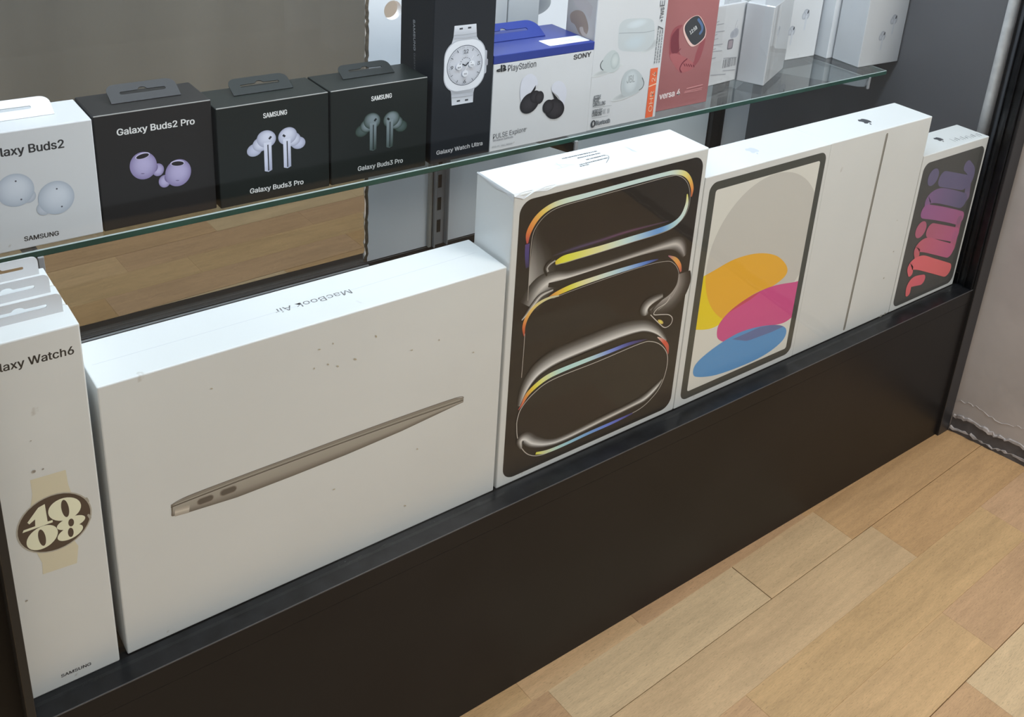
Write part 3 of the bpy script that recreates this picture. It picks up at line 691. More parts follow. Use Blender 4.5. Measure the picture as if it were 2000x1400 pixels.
inner = lambda p: clip_rect(p, ix0, iy0, ix1, iy1)
gx, gy, gr = circ3(*F.pts([(152, 720), (410, 300), (700, 190)], q3))
circ = [(gx + gr * math.cos(2 * PI * i / 64), gy + gr * math.sin(2 * PI * i / 64)) for i in range(64)]
A.poly(inner(circ), pc(168, 167, 163))
yel = smooth_pts(F.pts([(60, 900), (180, 828), (320, 752), (470, 715), (590, 732), (655, 800), (645, 862), (560, 930), (470, 965), (380, 1020), (300, 1090), (240, 1160), (160, 1205), (60, 1212), (-20, 1190), (-40, 1000)], q3), 5, True)
A.poly(inner(yel), pc(202, 178, 34))
A.poly(inner(clip_convex(yel, circ)), pc(202, 150, 48))
mag = smooth_pts(F.pts([(200, 1240), (218, 1170), (300, 1078), (430, 988), (560, 930), (690, 905), (770, 905), (770, 1060), (690, 1130), (620, 1172), (480, 1198), (380, 1245), (270, 1290), (215, 1278)], q3), 5, True)
A.poly(inner(mag), pc(178, 72, 122))
hull = F.pts([(60, 1212), (160, 1205), (240, 1160), (420, 1015), (560, 930), (645, 862), (470, 715), (60, 900)], q3)
A.poly(inner(clip_convex(mag, hull)), pc(170, 66, 84))
blu = smooth_pts(F.pts([(45, 1500), (60, 1440), (130, 1370), (240, 1290), (360, 1225), (500, 1188), (610, 1183), (652, 1215), (625, 1285), (520, 1370), (380, 1440), (200, 1505), (80, 1520)], q3), 5, True)
A.poly(inner(blu), pc(74, 128, 178))
A.poly(inner(clip_convex(blu, F.pts([(300, 1275), (480, 1195), (610, 1170), (640, 1195), (560, 1225), (480, 1262), (390, 1285)], q3))), pc(84, 98, 142))
A.done('tablet screen with overlapping coloured discs')
T = top(ten, 266)
cx_, cy_ = T.px(1470, 294); apple(T, cx_, cy_, 14, PI, (0.56, 0.60, 0.65))
plain = carton('tablet_box', 'plain white tablet box with one thin grey upright line down its front', 742.4, 0.2, 0, 187.6, 53.3, 266, WHITE)
F = front(plain); A = Art(F, 'tablet_edge_picture')
p0, p1 = F.px(1732.5, 263), F.px(1648.5, 642)
A.stroke([p0, p1], 5.4, pc(205, 204, 198)); A.stroke([p0, p1], 4.4, pc(118, 116, 110))
A.stroke([(p0[0] + 1.2, p0[1] - 1), (p1[0] + 1.2, p1[1] + 1)], 0.8, pc(80, 78, 74)); A.done('thin grey tablet edge')
sp = Art(F, 'scuff_marks')
for x, y, rr in ((1745, 491, 1.3), (1726, 543, 1.5), (1720, 617, 2.6), (1728, 612, 2.0), (1752, 430, .8)):
    a_ = F.px(x, y); sp.ell(a_[0], a_[1], rr, rr * 0.8, 20, pc(120, 118, 112), pc(165, 163, 156), n=10)
sp.done('grey scuff marks')
T = top(plain, 266); cx_, cy_ = T.px(1690, 237); apple(T, cx_, cy_, 15, PI, (0.06, 0.065, 0.075))

# ---- small tablet box
mini = carton('tablet_box', 'smallest white tablet box with a dark screen and a purple to red ribbon word', 930.8, 0, 0, 144.4, 47, 215.2, WHITE)
F = front(mini); A = Art(F, 'screen_picture'); A.poly(rrect(5.3, 5.0, 140, 204.2, 11), pc(58, 59, 58))
q4 = lambda x, y: (1780 + x / 3.89, 240 + y / 3.89)
def rib(pts, w, c0, c1): 
    n = len(pts); A.stroke(F.pts(pts, q4), w, [pc(tuple(c0[m_] + (c1[m_] - c0[m_]) * i / (n - 1) for m_ in range(3))) for i in range(n)])
def dot(x, y, rx, ry, c): a_ = F.px(*q4(x, y)); A.ell(a_[0], a_[1], rx, ry, 0, pc(c), pc(c))
V1, V2, V3, V4, V5 = (84, 80, 108), (98, 86, 112), (122, 82, 110), (150, 82, 104), (168, 84, 92)
rib([(425, 325), (455, 370), (440, 430), (400, 458)], [15, 15, 17, 19], V1, V1)
rib([(242, 425), (330, 440), (400, 452)], 21, V1, V1)
rib([(430, 470), (420, 560)], 12, V1, V2)
rib([(118, 640), (135, 580), (200, 552), (290, 565), (385, 590)], [10, 15, 20, 21, 21], (116, 84, 124), V1)
dot(165, 412, 11.5, 11.5, V1)
rib([(105, 672), (200, 685), (300, 705), (365, 722)], 19, (128, 80, 122), (140, 84, 120))
rib([(362, 735), (340, 830)], 12, V3, V4)
dot(70, 810, 11.5, 11.5, V4)
rib([(145, 815), (240, 832), (325, 848)], 20, V4, (156, 84, 118))
rib([(330, 850), (305, 950)], 14, (150, 84, 118), V4)
rib([(40, 1010), (45, 955), (100, 925), (190, 945), (285, 970)], [10, 14, 20, 20, 20], V5, (160, 84, 116))
rib([(-10, 1140), (-5, 1085), (60, 1060), (150, 1082), (265, 1115)], [10, 14, 20, 20, 20], (190, 88, 98), (188, 92, 96))
rib([(-30, 1290), (-20, 1240), (10, 1205), (75, 1190)], [10, 12, 15, 15], (190, 90, 95), (186, 84, 98))
A.done('dark screen print with a ribbon-like word reading mini sideways')
T = top(mini, 215.2); cx_, cy_ = T.px(1834, 272); apple(T, cx_, cy_, 12, PI, (0.06, 0.065, 0.075))
mk = Art(T, 'bar_marks')
for i in range(11):
    a_ = Vector(T.px(1860, 274)) + (Vector(T.px(1912, 263)) - Vector(T.px(1860, 274))) * (i / 10)
    mk.f.layer = 2; mk.stroke([(a_.x, a_.y - 5 + (i % 3)), (a_.x + 1.0, a_.y + 5 - (i % 2) * 3)], 0.8 + (i * 7 % 3) * 0.4, (0.08, 0.08, 0.09), caps=False)
mk.done('dark illegible printed marks')

# ---- three watch boxes one behind the other
def watchbox(y, x0, label, h=284, d=27.5):
    t = carton('watch_box', label, x0, y, 0, 58.6, d, h, WHITE, group=None, bev=1.0)
    hang_tab(t, 4, 54.2, d * 0.72, h, 13.5, 88, mat('thin_white_card', (0.66, 0.67, 0.70), 0.5), th=0.6, rad=4)
    return t
wb = watchbox(-2, -64.6, 'front tall white watch box printed with a round dial reading 10 08')
watchbox(26.2, -65.2, 'tall white watch box directly behind the one with the round dial')
watchbox(54.6, -69.5 + 4, 'tall white watch box at the back of the three, furthest from the glass')
F = front(wb)
text(F, 'Galaxy Watch6', (-34, 735.5), (144.5, 690.5), INKB, height=5.6, bold=0.3)
text(F, 'SAMSUNG', (120, 1323), (178, 1298), INKB, height=2.6, bold=0.35)
A = Art(F, 'watch_picture'); q5 = lambda x, y: (x / 2.693, 880 + y / 2.693)
STRAP = pc(180, 174, 154)
A.poly(F.pts([(158, 155), (345, 100), (358, 175), (380, 235), (160, 300), (170, 230)], q5), STRAP)
A.poly(F.pts([(190, 530), (390, 470), (412, 500), (405, 590), (225, 650), (222, 590)], q5), STRAP)
L0, R0, T0, B0 = F.px(*q5(90, 425)), F.px(*q5(477, 330)), F.px(*q5(320, 225)), F.px(*q5(245, 533))
cx_, cy_ = (L0[0] + R0[0]) / 2, (T0[1] + B0[1]) / 2; rr = (R0[0] - L0[0]) / 2
A.ell(cx_, cy_, rr + 0.9, rr + 0.9, 0, pc(150, 146, 136), pc(150, 146, 136)); A.ell(cx_, cy_, rr, rr, 0, pc(66, 55, 47), pc(66, 55, 47))
for s_ in (-1, 1): A.stroke([(cx_ + rr * 0.97, cy_ + 7 * s_ - 1.5 + 2), (cx_ + rr * 0.93, cy_ + 7 * s_ + 1.5 + 2)], 1.5, pc(140, 136, 126))
CR = pc(208, 203, 176); DK = pc(66, 55, 47); u = rr / 24.0
def E(x, y, rx, ry, c, rot=0): A.ell(cx_ + x * u, cy_ + y * u, rx * u, ry * u, rot, c, c, n=28)
E(7.5, 8.8, 11.2, 9.6, CR, -30); E(7.8, 9.2, 2.4, 8.0, DK, 4)
A.poly([(cx_ + x * u, cy_ + y * u) for x, y in ((-21, 1.2), (-20, 3.2), (-12.5, 3.2), (-12, 9), (-16, 6.5), (-17, 8.5), (-9, 18), (-4.6, 19.2), (-4.4, 3.4), (-1.2, 3.2), (-1.2, 1.2))], CR)
E(-9.2, -8.8, 10.6, 9.6, CR, 30); E(-9.4, -8.8, 2.3, 7.6, DK, 4)
E(10.4, -4.8, 9.6, 5.0, CR, 0); E(9.0, -13.4, 8.8, 5.6, CR, 10); E(10.4, -4.8, 1.9, 3.5, DK, 0); E(9.3, -13.3, 1.9, 4.2, DK, 0)
A.done('round dark dial with large cream digits 10 over 08')
sp = Art(F, 'scuff_marks')
for x, y, rr_ in ((66, 920, 1.2), (84, 915, .6), (52, 1172, .7), (60, 860, .4)):
    a_ = F.px(x, y); sp.ell(a_[0], a_[1], rr_, rr_, 0, pc(110, 105, 98), pc(150, 146, 140), n=10)
sp.done('small dark nicks')

# =================================================================== BOXES ON THE GLASS SHELF
SY = 160.0
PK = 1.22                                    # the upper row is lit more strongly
def outline_front(t, w_, d, h, m=EDGEW, r=0.35):
    """rubbed lighter line along the front top fold"""
    bm = bmesh.new(); bx(bm, 0.6, -0.08, h - 0.55, w_ - 0.6, 0.7, h + 0.06); o = from_bm('worn_fold', bm, m, t); o['label'] = 'rubbed light fold line'
WT = (0.80, 0.80, 0.80)
# white earbud box, left
b2 = carton('earbud_box', 'white earbud box with two pale round earbuds, leftmost on the glass shelf', -42, 163, SZ, 94.6, 49.8, 93.9, WHITE2)
F = front(b2)
text(F, 'Galaxy Buds2', (-31, 311), (125, 288), INKB, height=6.4, bold=0.4)
text(F, 'SAMSUNG', (48, 471), (115, 459), INKB, height=3.6, bold=0.42)
A = Art(F, 'earbud_picture'); q6 = lambda x, y: (x / 3.5, 120 + y / 3.5)
for x, y, rx, ry, tx, ty, fl_ in ((105, 880, 12.5, 13, 195, 920, 1), (385, 930, 12.5, 13.5, 300, 1005, -1)):
    a_ = F.px(*q6(x, y)); b_ = F.px(*q6(tx, ty)); e2 = pc(160, 168, 180)
    A.ell(b_[0], b_[1], 5, 5.4, 0, pc(186, 190, 200), pc(158, 164, 174)); A.ell(a_[0], a_[1], rx, ry, 0, pc(198, 203, 212), pc(160, 168, 180), off=(2, 3))
    for dx, dy in ((1, 7), (3, -8)): A.ell(a_[0] + dx, a_[1] + dy, .7, .7, 0, pc(80, 80, 90), pc(80, 80, 90), n=8)
A.done('two pale blue earbuds')
hang_tab(b2, -2, 74.5, 22, 93.9, 19, 30, mat('white_tab', (0.74, 0.74, 0.76), 0.5), rad=7)
# black earbud box, lilac
bp = carton('earbud_box', 'matt black earbud box picturing two lilac earbuds', 53.4, 163.4, SZ, 88.8, 49, 95.3, BLACKC)
F = front(bp); outline_front(bp, 88.8, 49, 95.3)
text(F, 'Galaxy Buds2 Pro', (229, 265), (380, 242), WT, height=5.2, bold=0.35)
A = Art(F, 'earbud_picture'); LI, LE = pc(176, 168, 205), pc(128, 118, 160)
for x, y, tx, ty, rot in ((980, 712, 1080, 740, 8), (1218, 760, 1125, 818, -8)):
    a_, b_ = F.px(*q6(x, y)), F.px(*q6(tx, ty))
    A.ell(b_[0], b_[1], 4.6, 5.4, 0, pc(178, 170, 205), LE); A.ell((a_[0] + b_[0]) / 2, (a_[1] + b_[1]) / 2, 5.5, 5, 0, pc(120, 112, 150), pc(110, 100, 140))
    A.ell(a_[0], a_[1], 10.2, 11.6, rot, LI, LE, off=(1, 2)); A.ell(a_[0], a_[1] + 8.3, 5.6, 2.6, rot, pc(190, 184, 214), pc(190, 184, 214), n=20); A.ell(a_[0], a_[1] + 8.0, 4.9, 1.9, rot, pc(34, 30, 34), pc(34, 30, 34), n=20)
    A.ell(a_[0] - 1, a_[1] - 6.5, 1.5, .4, -10, pc(110, 100, 135), pc(110, 100, 135), n=8)
A.done('two lilac earbuds')
hang_tab(bp, 19.5, 72.5, 20.5, 95.3, 20, 27, mat('charcoal_tab', (0.045, 0.044, 0.046), 0.45), rad=7)
# black earbud boxes with stems
def stem_box(x0, w_, label, cols, tx, px_pic):
    t = carton('earbud_box', label, x0, 160.2, SZ, w_, 45, 88, BLACKG); F = front(t); outline_front(t, w_, 45, 88)
    return t, F
q7 = lambda x, y: (400 + x / 4.117, 100 + y / 4.117)
def stem_pic(F, buds, hi, mid, ed, line):
    A = Art(F, 'earbud_picture')
    for (hx, hy, tipx, tipy, sx_, sy0_, sy1_, sgn) in buds:
        h0 = F.px(*q7(hx, hy)); t0 = F.px(*q7(tipx, tipy)); s0 = F.px(*q7(sx_, sy0_)); s1 = F.px(*q7(sx_, sy1_))
        sxm = F.px(*q7(sx_ - 2, sy1_))[0]
        A.ell(t0[0], t0[1], 6.6, 5.6, sgn * 15, mid, ed); A.ell((h0[0] + t0[0]) / 2, (h0[1] + t0[1]) / 2, 6.8, 6.2, 0, hi, ed)
        A.ell(h0[0], h0[1], 8.4, 7.6, -sgn * 20, hi, ed, off=(1, 3))
        A.poly([(s0[0] - 3.3, s0[1] + 3), (s0[0] - 3.3, s1[1] + 1.2), (s0[0], s1[1]), (s0[0] + 3.3, s1[1] + 1.2), (s0[0] + 3.3, s0[1] + 3)], [hi, mid, mid, ed, hi])
        A.stroke([(s0[0] + 0.2, s0[1] + 1), (s0[0] + 0.2, s1[1] + 1)], 1.0, line)
        A.stroke([(h0[0] + sgn * 3.2 - 1, h0[1] - 0.5), (h0[0] + sgn * 3.2 + 1, h0[1] + 1.6)] if sgn > 0 else [(h0[0] - 4.2, h0[1] + 1.6), (h0[0] - 2.2, h0[1] - 0.2)], 1.8, line, caps=False)
    A.done('two stemmed earbuds')
t3, F = stem_box(144.2, 97.6, 'black earbud box picturing white stemmed earbuds, between lilac and silver earbud boxes', None, None, None)
text(F, 'SAMSUNG', (514.5, 231), (560.5, 223), WT, height=4.2, bold=0.5)
text(F, 'Galaxy Buds3 Pro', (488.5, 378), (592.5, 359), WT, height=4.3, bold=0.35)
stem_pic(F, [(495, 705, 400, 795, 505, 760, 970, 1), (665, 680, 750, 735, 659, 730, 940, -1)], pc(205, 208, 228), pc(188, 192, 214), pc(150, 154, 178), pc(40, 42, 52))
hang_tab(t3, 24, 75.8, 22.5, 88, 19, 27, mat('dark_tab', (0.022, 0.025, 0.024), 0.4), rad=7)
t4, F = stem_box(243.4, 96.5, 'black earbud box picturing dark silver stemmed earbuds, beside the tall black watch box', None, None, None)
text(F, 'SAMSUNG', (725.5, 197.5), (765, 190.5), WT, height=4.2, bold=0.5)
text(F, 'Galaxy Buds3 Pro', (699, 334), (786.5, 317), (0.62, 0.64, 0.64), height=4.3, bold=0.3)
stem_pic(F, [(1345, 560, 1265, 640, 1353, 600, 800, 1), (1500, 545, 1575, 600, 1487, 575, 775, -1)], pc(120, 132, 138), pc(70, 84, 84), pc(36, 52, 44), pc(24, 30, 30))
hang_tab(t4, 24.2, 75.5, 24, 88, 17, 27, MATS['dark_tab'], rad=7)
# tall black watch box
uw = carton('watch_box', 'tall black watch box with a large white square-cased watch print', 345.2, 160.8, SZ, 67, 59, 190, mat('blue_black_card', (0.012, 0.015, 0.020), 0.4, spec=0.3, coat=0.1))
F = front(uw); q8 = lambda x, y: (780 + x / 4.375, y / 4.375)
text(F, 'Galaxy Watch Ultra', (852.5, 302.5), (942, 283), (0.55, 0.55, 0.57), height=4.0, bold=0.3)
A = Art(F, 'watch_picture'); SW, SE, SD = pc(200, 203, 210), pc(165, 168, 176), pc(60, 62, 68)
A.poly(F.pts([(472, 222), (658, 202), (662, 310), (700, 380), (440, 400), (462, 320)], q8), [SW, SW, SE, SW, SW, SE])
A.poly(F.pts([(430, 740), (655, 700), (632, 790), (628, 872), (447, 902), (442, 800)], q8), [SW, SW, SE, SW, SW, SE])
for x, y in ((528, 245), (600, 236), (504, 862), (573, 853)):
    a_ = F.px(*q8(x, y)); A.poly([(a_[0] - 1.8, a_[1] - .8), (a_[0] + 1.8, a_[1] - .8), (a_[0] + 1.8, a_[1] + .8), (a_[0] - 1.8, a_[1] + .8)], SD)
for yy in (285, 315): A.stroke(F.pts([(470, yy + 14), (560, yy + 8), (660, yy - 8)], q8), .7, SE)
for yy in (785, 820): A.stroke(F.pts([(448, yy + 12), (540, yy + 4), (630, yy - 12)], q8), .7, SE)
L0, R0, T0, B0 = F.px(*q8(378, 590)), F.px(*q8(733, 520)), F.px(*q8(555, 335)), F.px(*q8(540, 778))
cx_, cy_ = (L0[0] + R0[0]) / 2, (T0[1] + B0[1]) / 2; hx, hy = (R0[0] - L0[0]) / 2, (T0[1] - B0[1]) / 2
a_ = F.px(*q8(728, 560)); A.poly(rrect(cx_ + hx - 3, cy_ - 11, cx_ + hx + 1.6, cy_ + 12, 1.5), SE); A.poly(rrect(cx_ + hx, cy_ - 3.2, cx_ + hx + 3, cy_ + 3.2, 1), pc(150, 150, 158))
A.poly(rrect(cx_ - hx, cy_ - hy, cx_ + hx, cy_ + hy, hx * 0.72, 10), SE); A.poly(rrect(cx_ - hx + .9, cy_ - hy + .9, cx_ + hx - .9, cy_ + hy - .9, hx * 0.7, 10), pc(206, 208, 214))
rd = hx * 0.86; A.ell(cx_, cy_, rd, rd, 0, pc(120, 122, 130), pc(95, 98, 106)); A.ell(cx_, cy_, rd - .7, rd - .7, 0, pc(190, 192, 200), pc(180, 182, 190))
for i in range(60):
    th_ = 2 * PI * i / 60
    if i % 15 == 0: continue
    l0, l1, ww = (0.78, 0.92, .55) if i % 5 == 0 else (0.86, 0.92, .2)
    A.stroke([(cx_ + rd * l0 * math.cos(th_), cy_ + rd * l0 * math.sin(th_)), (cx_ + rd * l1 * math.cos(th_), cy_ + rd * l1 * math.sin(th_))], ww, SD, caps=False)
for dx, dy in ((-7, 0), (7, 1), (0, -7.5)): A.ell(cx_ + dx, cy_ + dy, 3.3, 3.3, 0, pc(212, 214, 220), pc(205, 207, 214), n=18)
for i in range(9): A.ell(cx_ + 6.5 * math.cos(PI * (i + 1) / 10), cy_ + 8 * math.sin(PI * (i + 1) / 10), .45, .45, 0, SD, SD, n=8)
A.stroke([(cx_, cy_), (cx_ + 3.2, cy_ + 3)], 1.2, pc(40, 42, 46)); A.stroke([(cx_, cy_), (cx_ - 3.6, cy_ + 2)], 1.2, pc(40, 42, 46)); A.stroke([(cx_ - 1, cy_ - 5), (cx_ + 8.5, cy_ + 9)], .3, pc(225, 227, 232))
A.done('white watch with round analogue dial and ribbed strap')
for s_, dx, dy, hh in (('12', 0, .66, 3.6), ('3', .74, .0, 3.4), ('6', -.02, -.82, 3.4), ('9', -.76, -.05, 3.4)):
    wdt = 2.5 * len(s_); text(F, s_, (cx_ + dx * rd - wdt / 2, cy_ + dy * rd - 0.9), (cx_ + dx * rd + wdt / 2, cy_ + dy * rd - 0.9), (0.05, 0.05, 0.06), height=hh, bold=0.3, mm=True)
for s_, dx, dy in (('89', -7, -1.6), ('73', 7, -.9), ('355', 0, -8.6)): text(F, s_, (cx_ + dx - 1.6, cy_ + dy), (cx_ + dx + 1.6, cy_ + dy), (0.08, 0.08, 0.09), height=1.5, bold=0.2, mm=True)
LF = left(uw, 59)
text(LF, 'SAMSUNG', (807, 38), (808, 98), (0.30, 0.31, 0.33), height=3.2, bold=0.4)
text(LF, 'Galaxy', (808, 103), (809, 136), (0.16, 0.17, 0.18), height=3.0, bold=0.0)

# blue and white gaming earbud box
so = thing('earbud_box', 'white and blue earbud box picturing two black and white earbuds', 'box', (412.4, 160.4, SZ))
SWd, SD_, SH = 124.0, 72.0, 98.6
box('carton', 0, 0, 0, SWd, SD_, SH - 8.6, WHITE2, so, 0.6)
box('lid_band', -0.15, -0.15, SH - 8.6, SWd + .15, SD_ + .15, SH, BLUEC, so, 0.5)['label'] = 'royal blue top band'
F = Face(so, (0, -0.15, 0), (1, 0, 0), (0, 0, 1)); q9 = lambda x, y: (960 + x / 9.09, y / 9.09)
text(F, 'SONY', (1120.5, 116.5), (1154, 110), (0.05, 0.05, 0.055), height=4.9, bold=0.45)
text(F, 'PlayStation', (992, 139.5), (1047, 130), (0.08, 0.08, 0.09), height=6.3, bold=0.1)
text(F, 'PULSE Explore', (963, 272), (1026.5, 256.5), (0.12, 0.12, 0.13), height=5.2)
text(F, 'TM', (1025, 252.5), (1029, 251.7), (0.2, 0.2, 0.2), height=1.5)
text(F, 'Wireless Earbuds', (962.5, 277), (1002, 268.5), (0.22, 0.22, 0.24), height=2.3)
text(F, 'PS5, PC, Mac, Mobile', (961.5, 289), (1001, 281), (0.35, 0.35, 0.36), height=1.8)
A = Art(F, 'console_emblem')
p_ = lambda x, y: F.px(*q8(x, y))
A.poly([p_(867, 555), p_(880, 552), p_(880, 612), p_(867, 616)], INKB)
A.stroke([p_(884, 560), p_(900, 564), p_(903, 578), p_(886, 584)], 1.7, INKB, caps=False)
A.stroke([p_(865, 590), p_(840, 598), p_(835, 606), p_(848, 609), p_(864, 604)], 1.3, INKB, caps=False); A.stroke([p_(884, 592), p_(905, 590), p_(908, 597), p_(884, 606)], 1.3, INKB, caps=False)
A.done('small black console emblem')
A = Art(F, 'earbud_picture'); WH, WE = pc(196, 197, 206), pc(165, 167, 178)
A.poly(smooth_pts(F.pts([(1110, 630), (1160, 650), (1182, 700), (1170, 740), (1100, 810), (1060, 880), (1052, 930), (1035, 860), (1030, 770), (1050, 680)], q8), 4, True), WH)
A.poly(smooth_pts(F.pts([(1370, 690), (1415, 730), (1428, 800), (1410, 880), (1395, 935), (1360, 830), (1315, 790), (1298, 760), (1320, 710)], q8), 4, True), WH)
B1, B2 = pc(52, 50, 54), pc(26, 26, 30)
A.poly(F.pts([(1166, 725), (1162, 760), (1140, 800), (1110, 850), (1060, 900), (1085, 850)], q8), B2)
a_ = F.px(*q8(1112, 880)); A.ell(a_[0], a_[1], 12, 10.4, 30, B1, B2); a_ = F.px(*q8(1160, 825)); A.ell(a_[0], a_[1], 6.5, 6.5, 0, B1, B2); a_ = F.px(*q8(1195, 832)); A.ell(a_[0], a_[1], 5.6, 6.8, 0, B1, B2)
A.poly(F.pts([(1300, 780), (1318, 830), (1330, 860), (1390, 930), (1395, 900), (1345, 830)], q8), B2)
a_ = F.px(*q8(1325, 930)); A.ell(a_[0], a_[1], 13, 10.5, -25, B1, B2); a_ = F.px(*q8(1270, 910)); A.ell(a_[0], a_[1], 7, 7.5, 0, B1, B2)
A.done('two black and white earbuds')
T = top(so, SH)
lab = T.pts([(1057, 82), (1129, 69), (1149, 77), (1074, 90)]); xs = [p[0] for p in lab]; ys_ = [p[1] for p in lab]
A = Art(T, 'label_sticker'); A.poly(rrect(min(xs), min(ys_), max(xs), max(ys_), 2), pc(236, 236, 244))
for i in range(3): A.stroke([(min(xs) + 18, min(ys_) + 5 + i * 2.6), (min(xs) + 40 - i * 3, min(ys_) + 5 + i * 2.6)], .7, pc(150, 150, 158), caps=False)
A.done('white paper seal label')
hang_tab(so, -1.5 + 1, 90 - 1.5, 37, SH, 24, 30, MATS['blue_card'], rad=12, th=0.8)

# tall white earbud box with orange strip
jb = carton('earbud_box', 'tall white earbud box with an orange stripe and a white charging case picture', 536.4, 160.8, SZ, 99, 48, 170, WHITE2)
F = front(jb); q10 = lambda x, y: (1140 + x / 5.385, y / 5.385)
A = Art(F, 'earbud_picture')
WC, WG, WS = pc(180, 185, 187), pc(152, 162, 168), pc(140, 146, 150)
def blob(pts, c, e=None): A.poly(smooth_pts(F.pts(pts, q10), 4, True), c)
a_ = F.px(*q10(700, 480)); A.ell(a_[0], a_[1], 14, 6, 20, pc(165, 168, 170), pc(196, 198, 198))
blob([(380, 260), (440, 205), (560, 192), (690, 195), (738, 230), (745, 330), (738, 420), (690, 500), (600, 540), (460, 540), (375, 520), (362, 430), (368, 330)], WC)
A.stroke(F.pts([(372, 350), (500, 345), (640, 340), (744, 318)], q10), .6, WS)
a_ = F.px(*q10(560, 250)); A.ell(a_[0], a_[1], 16, 5, 5, pc(192, 199, 203), WC)
a_ = F.px(*q10(540, 440)); A.ell(a_[0], a_[1], 17, 9, 5, pc(181, 190, 195), WC)
a_ = F.px(*q10(250, 740)); A.ell(a_[0], a_[1], 22, 3.5, 10, pc(165, 168, 168), pc(198, 200, 200))
blob([(250, 560), (310, 525), (360, 560), (380, 640), (365, 720), (300, 765), (220, 750), (180, 735), (175, 680), (200, 630)], pc(178, 184, 184))
a_ = F.px(*q10(320, 640)); A.ell(a_[0] + 1, a_[1], 6, 9, 0, pc(190, 195, 194), pc(162, 170, 170)); A.stroke(F.pts([(200, 635), (176, 680), (185, 720), (205, 738)], q10), .9, pc(70, 74, 76))
a_ = F.px(*q10(450, 990)); A.ell(a_[0], a_[1], 22, 4.5, 10, pc(160, 164, 166), pc(198, 200, 200))
blob([(440, 760), (510, 725), (570, 745), (620, 810), (630, 880), (590, 950), (500, 1005), (420, 1010), (392, 950), (398, 850)], pc(172, 178, 180))
a_ = F.px(*q10(495, 860)); A.ell(a_[0], a_[1], 9.5, 12.5, 0, pc(192, 197, 199), pc(174, 181, 184)); A.stroke(F.pts([(612, 815), (632, 870), (615, 920), (580, 948)], q10), .9, pc(80, 84, 86))
A.done('white charging case with two earbuds')
text(F, 'JBL', (1223.5, 162.5), (1239, 159.5), (0.36, 0.39, 0.40), height=8, bold=0.4)
bo = Art(F, 'orange_stripe'); o4 = F.pts([(660, 1245), (737, 1222), (752, 885), (700, 872)], q10)
xo0, xo1 = 99 - 15.5, 99 - 4.5; bo.poly([(xo0, 1.5), (xo1, 1.5), (xo1, 58.5), (xo0, 58.5)], pc(214, 98, 62)); bo.stroke([(xo0, 38), (xo1, 40)], 1.2, pc(238, 190, 160), caps=False)
bo.done('orange stripe')
text(F, 'ORANGE'[1:1] + '24', (xo1 - 2, 43), (xo1 - 2, 54), (0.80, 0.55, 0.40), height=5.5, mm=True, name='stripe_lettering')
text(F, 'OHR', (xo1 - 2, 8), (xo1 - 2, 32), (0.80, 0.55, 0.40), height=5.5, mm=True, name='stripe_lettering')
text(F, '+TWS', (93.6, 110), (93.6, 125.5), (0.12, 0.12, 0.13), height=4.6, bold=0.5, mm=True)
text(F, 'EE NC', (93.4, 127), (93.4, 166), (0.12, 0.12, 0.13), height=6.6, mm=True)
text(F, '/', (94.5, 101), (94.5, 106), (0.12, 0.12, 0.13), height=6.6, mm=True)
A = Art(F, 'fine_print')
for cx2 in (88.2, 91.6, 95.0):
    y = 64.0
    while y < (98 if cx2 > 89 else 104):
        l_ = rnd2.uniform(1.2, 5); A.f.layer = 30; A.stroke([(cx2, y), (cx2, y + l_)], 1.0, pc(110, 112, 114), caps=False); y += l_ + .9
A.done('small vertical print')
for s_, p0, p1, hh in (('ACTIVE', (100, 1048), (175, 1035), 4.4), ('NOISE', (98, 1078), (158, 1066), 4.4), ('CANCELLING', (92, 1122), (222, 1098), 4.4), ('WIRELESS', (88, 1195), (190, 1175), 4.2), ('CHARGING', (83, 1228), (186, 1208), 4.2), ('Bluetooth', (120, 1316), (270, 1286), 5.0)):
    text(F, s_, q10(*p0), q10(*p1), (0.10, 0.11, 0.12), height=hh, bold=0.4)
text(F, '((', q10(200, 1190), q10(222, 1186), (0.10, 0.11, 0.12), height=4.5); text(F, '))', q10(242, 1184), q10(264, 1180), (0.10, 0.11, 0.12), height=4.5)
A = Art(F, 'radio_mark'); a_ = F.px(*q10(95, 1300)); A.ell(a_[0], a_[1], 3.1, 4.2, 0, pc(60, 62, 66), pc(60, 62, 66), n=18); A.stroke([(a_[0] - 1.2, a_[1] + 1.4), (a_[0] + 1.2, a_[1] - 1.4)], .5, pc(200, 200, 200)); A.stroke([(a_[0] - 1.2, a_[1] - 1.4), (a_[0] + 1.2, a_[1] + 1.4)], .5, pc(200, 200, 200)); A.stroke([(a_[0], a_[1] - 2.8), (a_[0], a_[1] + 2.8)], .5, pc(200, 200, 200))
A.stroke([F.px(*q10(92, 1130)), F.px(*q10(290, 1105))], .35, pc(150, 152, 154)); A.stroke([F.px(*q10(88, 1240)), F.px(*q10(250, 1215))], .35, pc(150, 152, 154)); A.done()
LF = left(jb, 48); A = Art(LF, 'portrait_picture')
A.poly([(0.8, 0.8), (47.2, 0.8), (47.2, 169), (0.8, 169)], [pc(150, 142, 140), pc(160, 152, 152), pc(176, 172, 170), pc(160, 156, 152)])
p = LF.pts([(1400, 250), (1500, 180), (1620, 210), (1690, 340), (1720, 520), (1660, 640), (1560, 600), (1480, 440), (1410, 380)], q9)
A.poly(smooth_pts(p, 4, True), pc(138, 122, 112))
p = LF.pts([(1560, 500), (1620, 480), (1640, 560), (1690, 620), (1620, 640)], q9); A.poly(smooth_pts(p, 4, True), pc(170, 158, 152))
A.poly(LF.pts([(1450, 0), (1700, 0), (1800, 120), (1760, 340), (1650, 200), (1500, 120)], q9), pc(168, 160, 158)); A.done('soft brown portrait print')

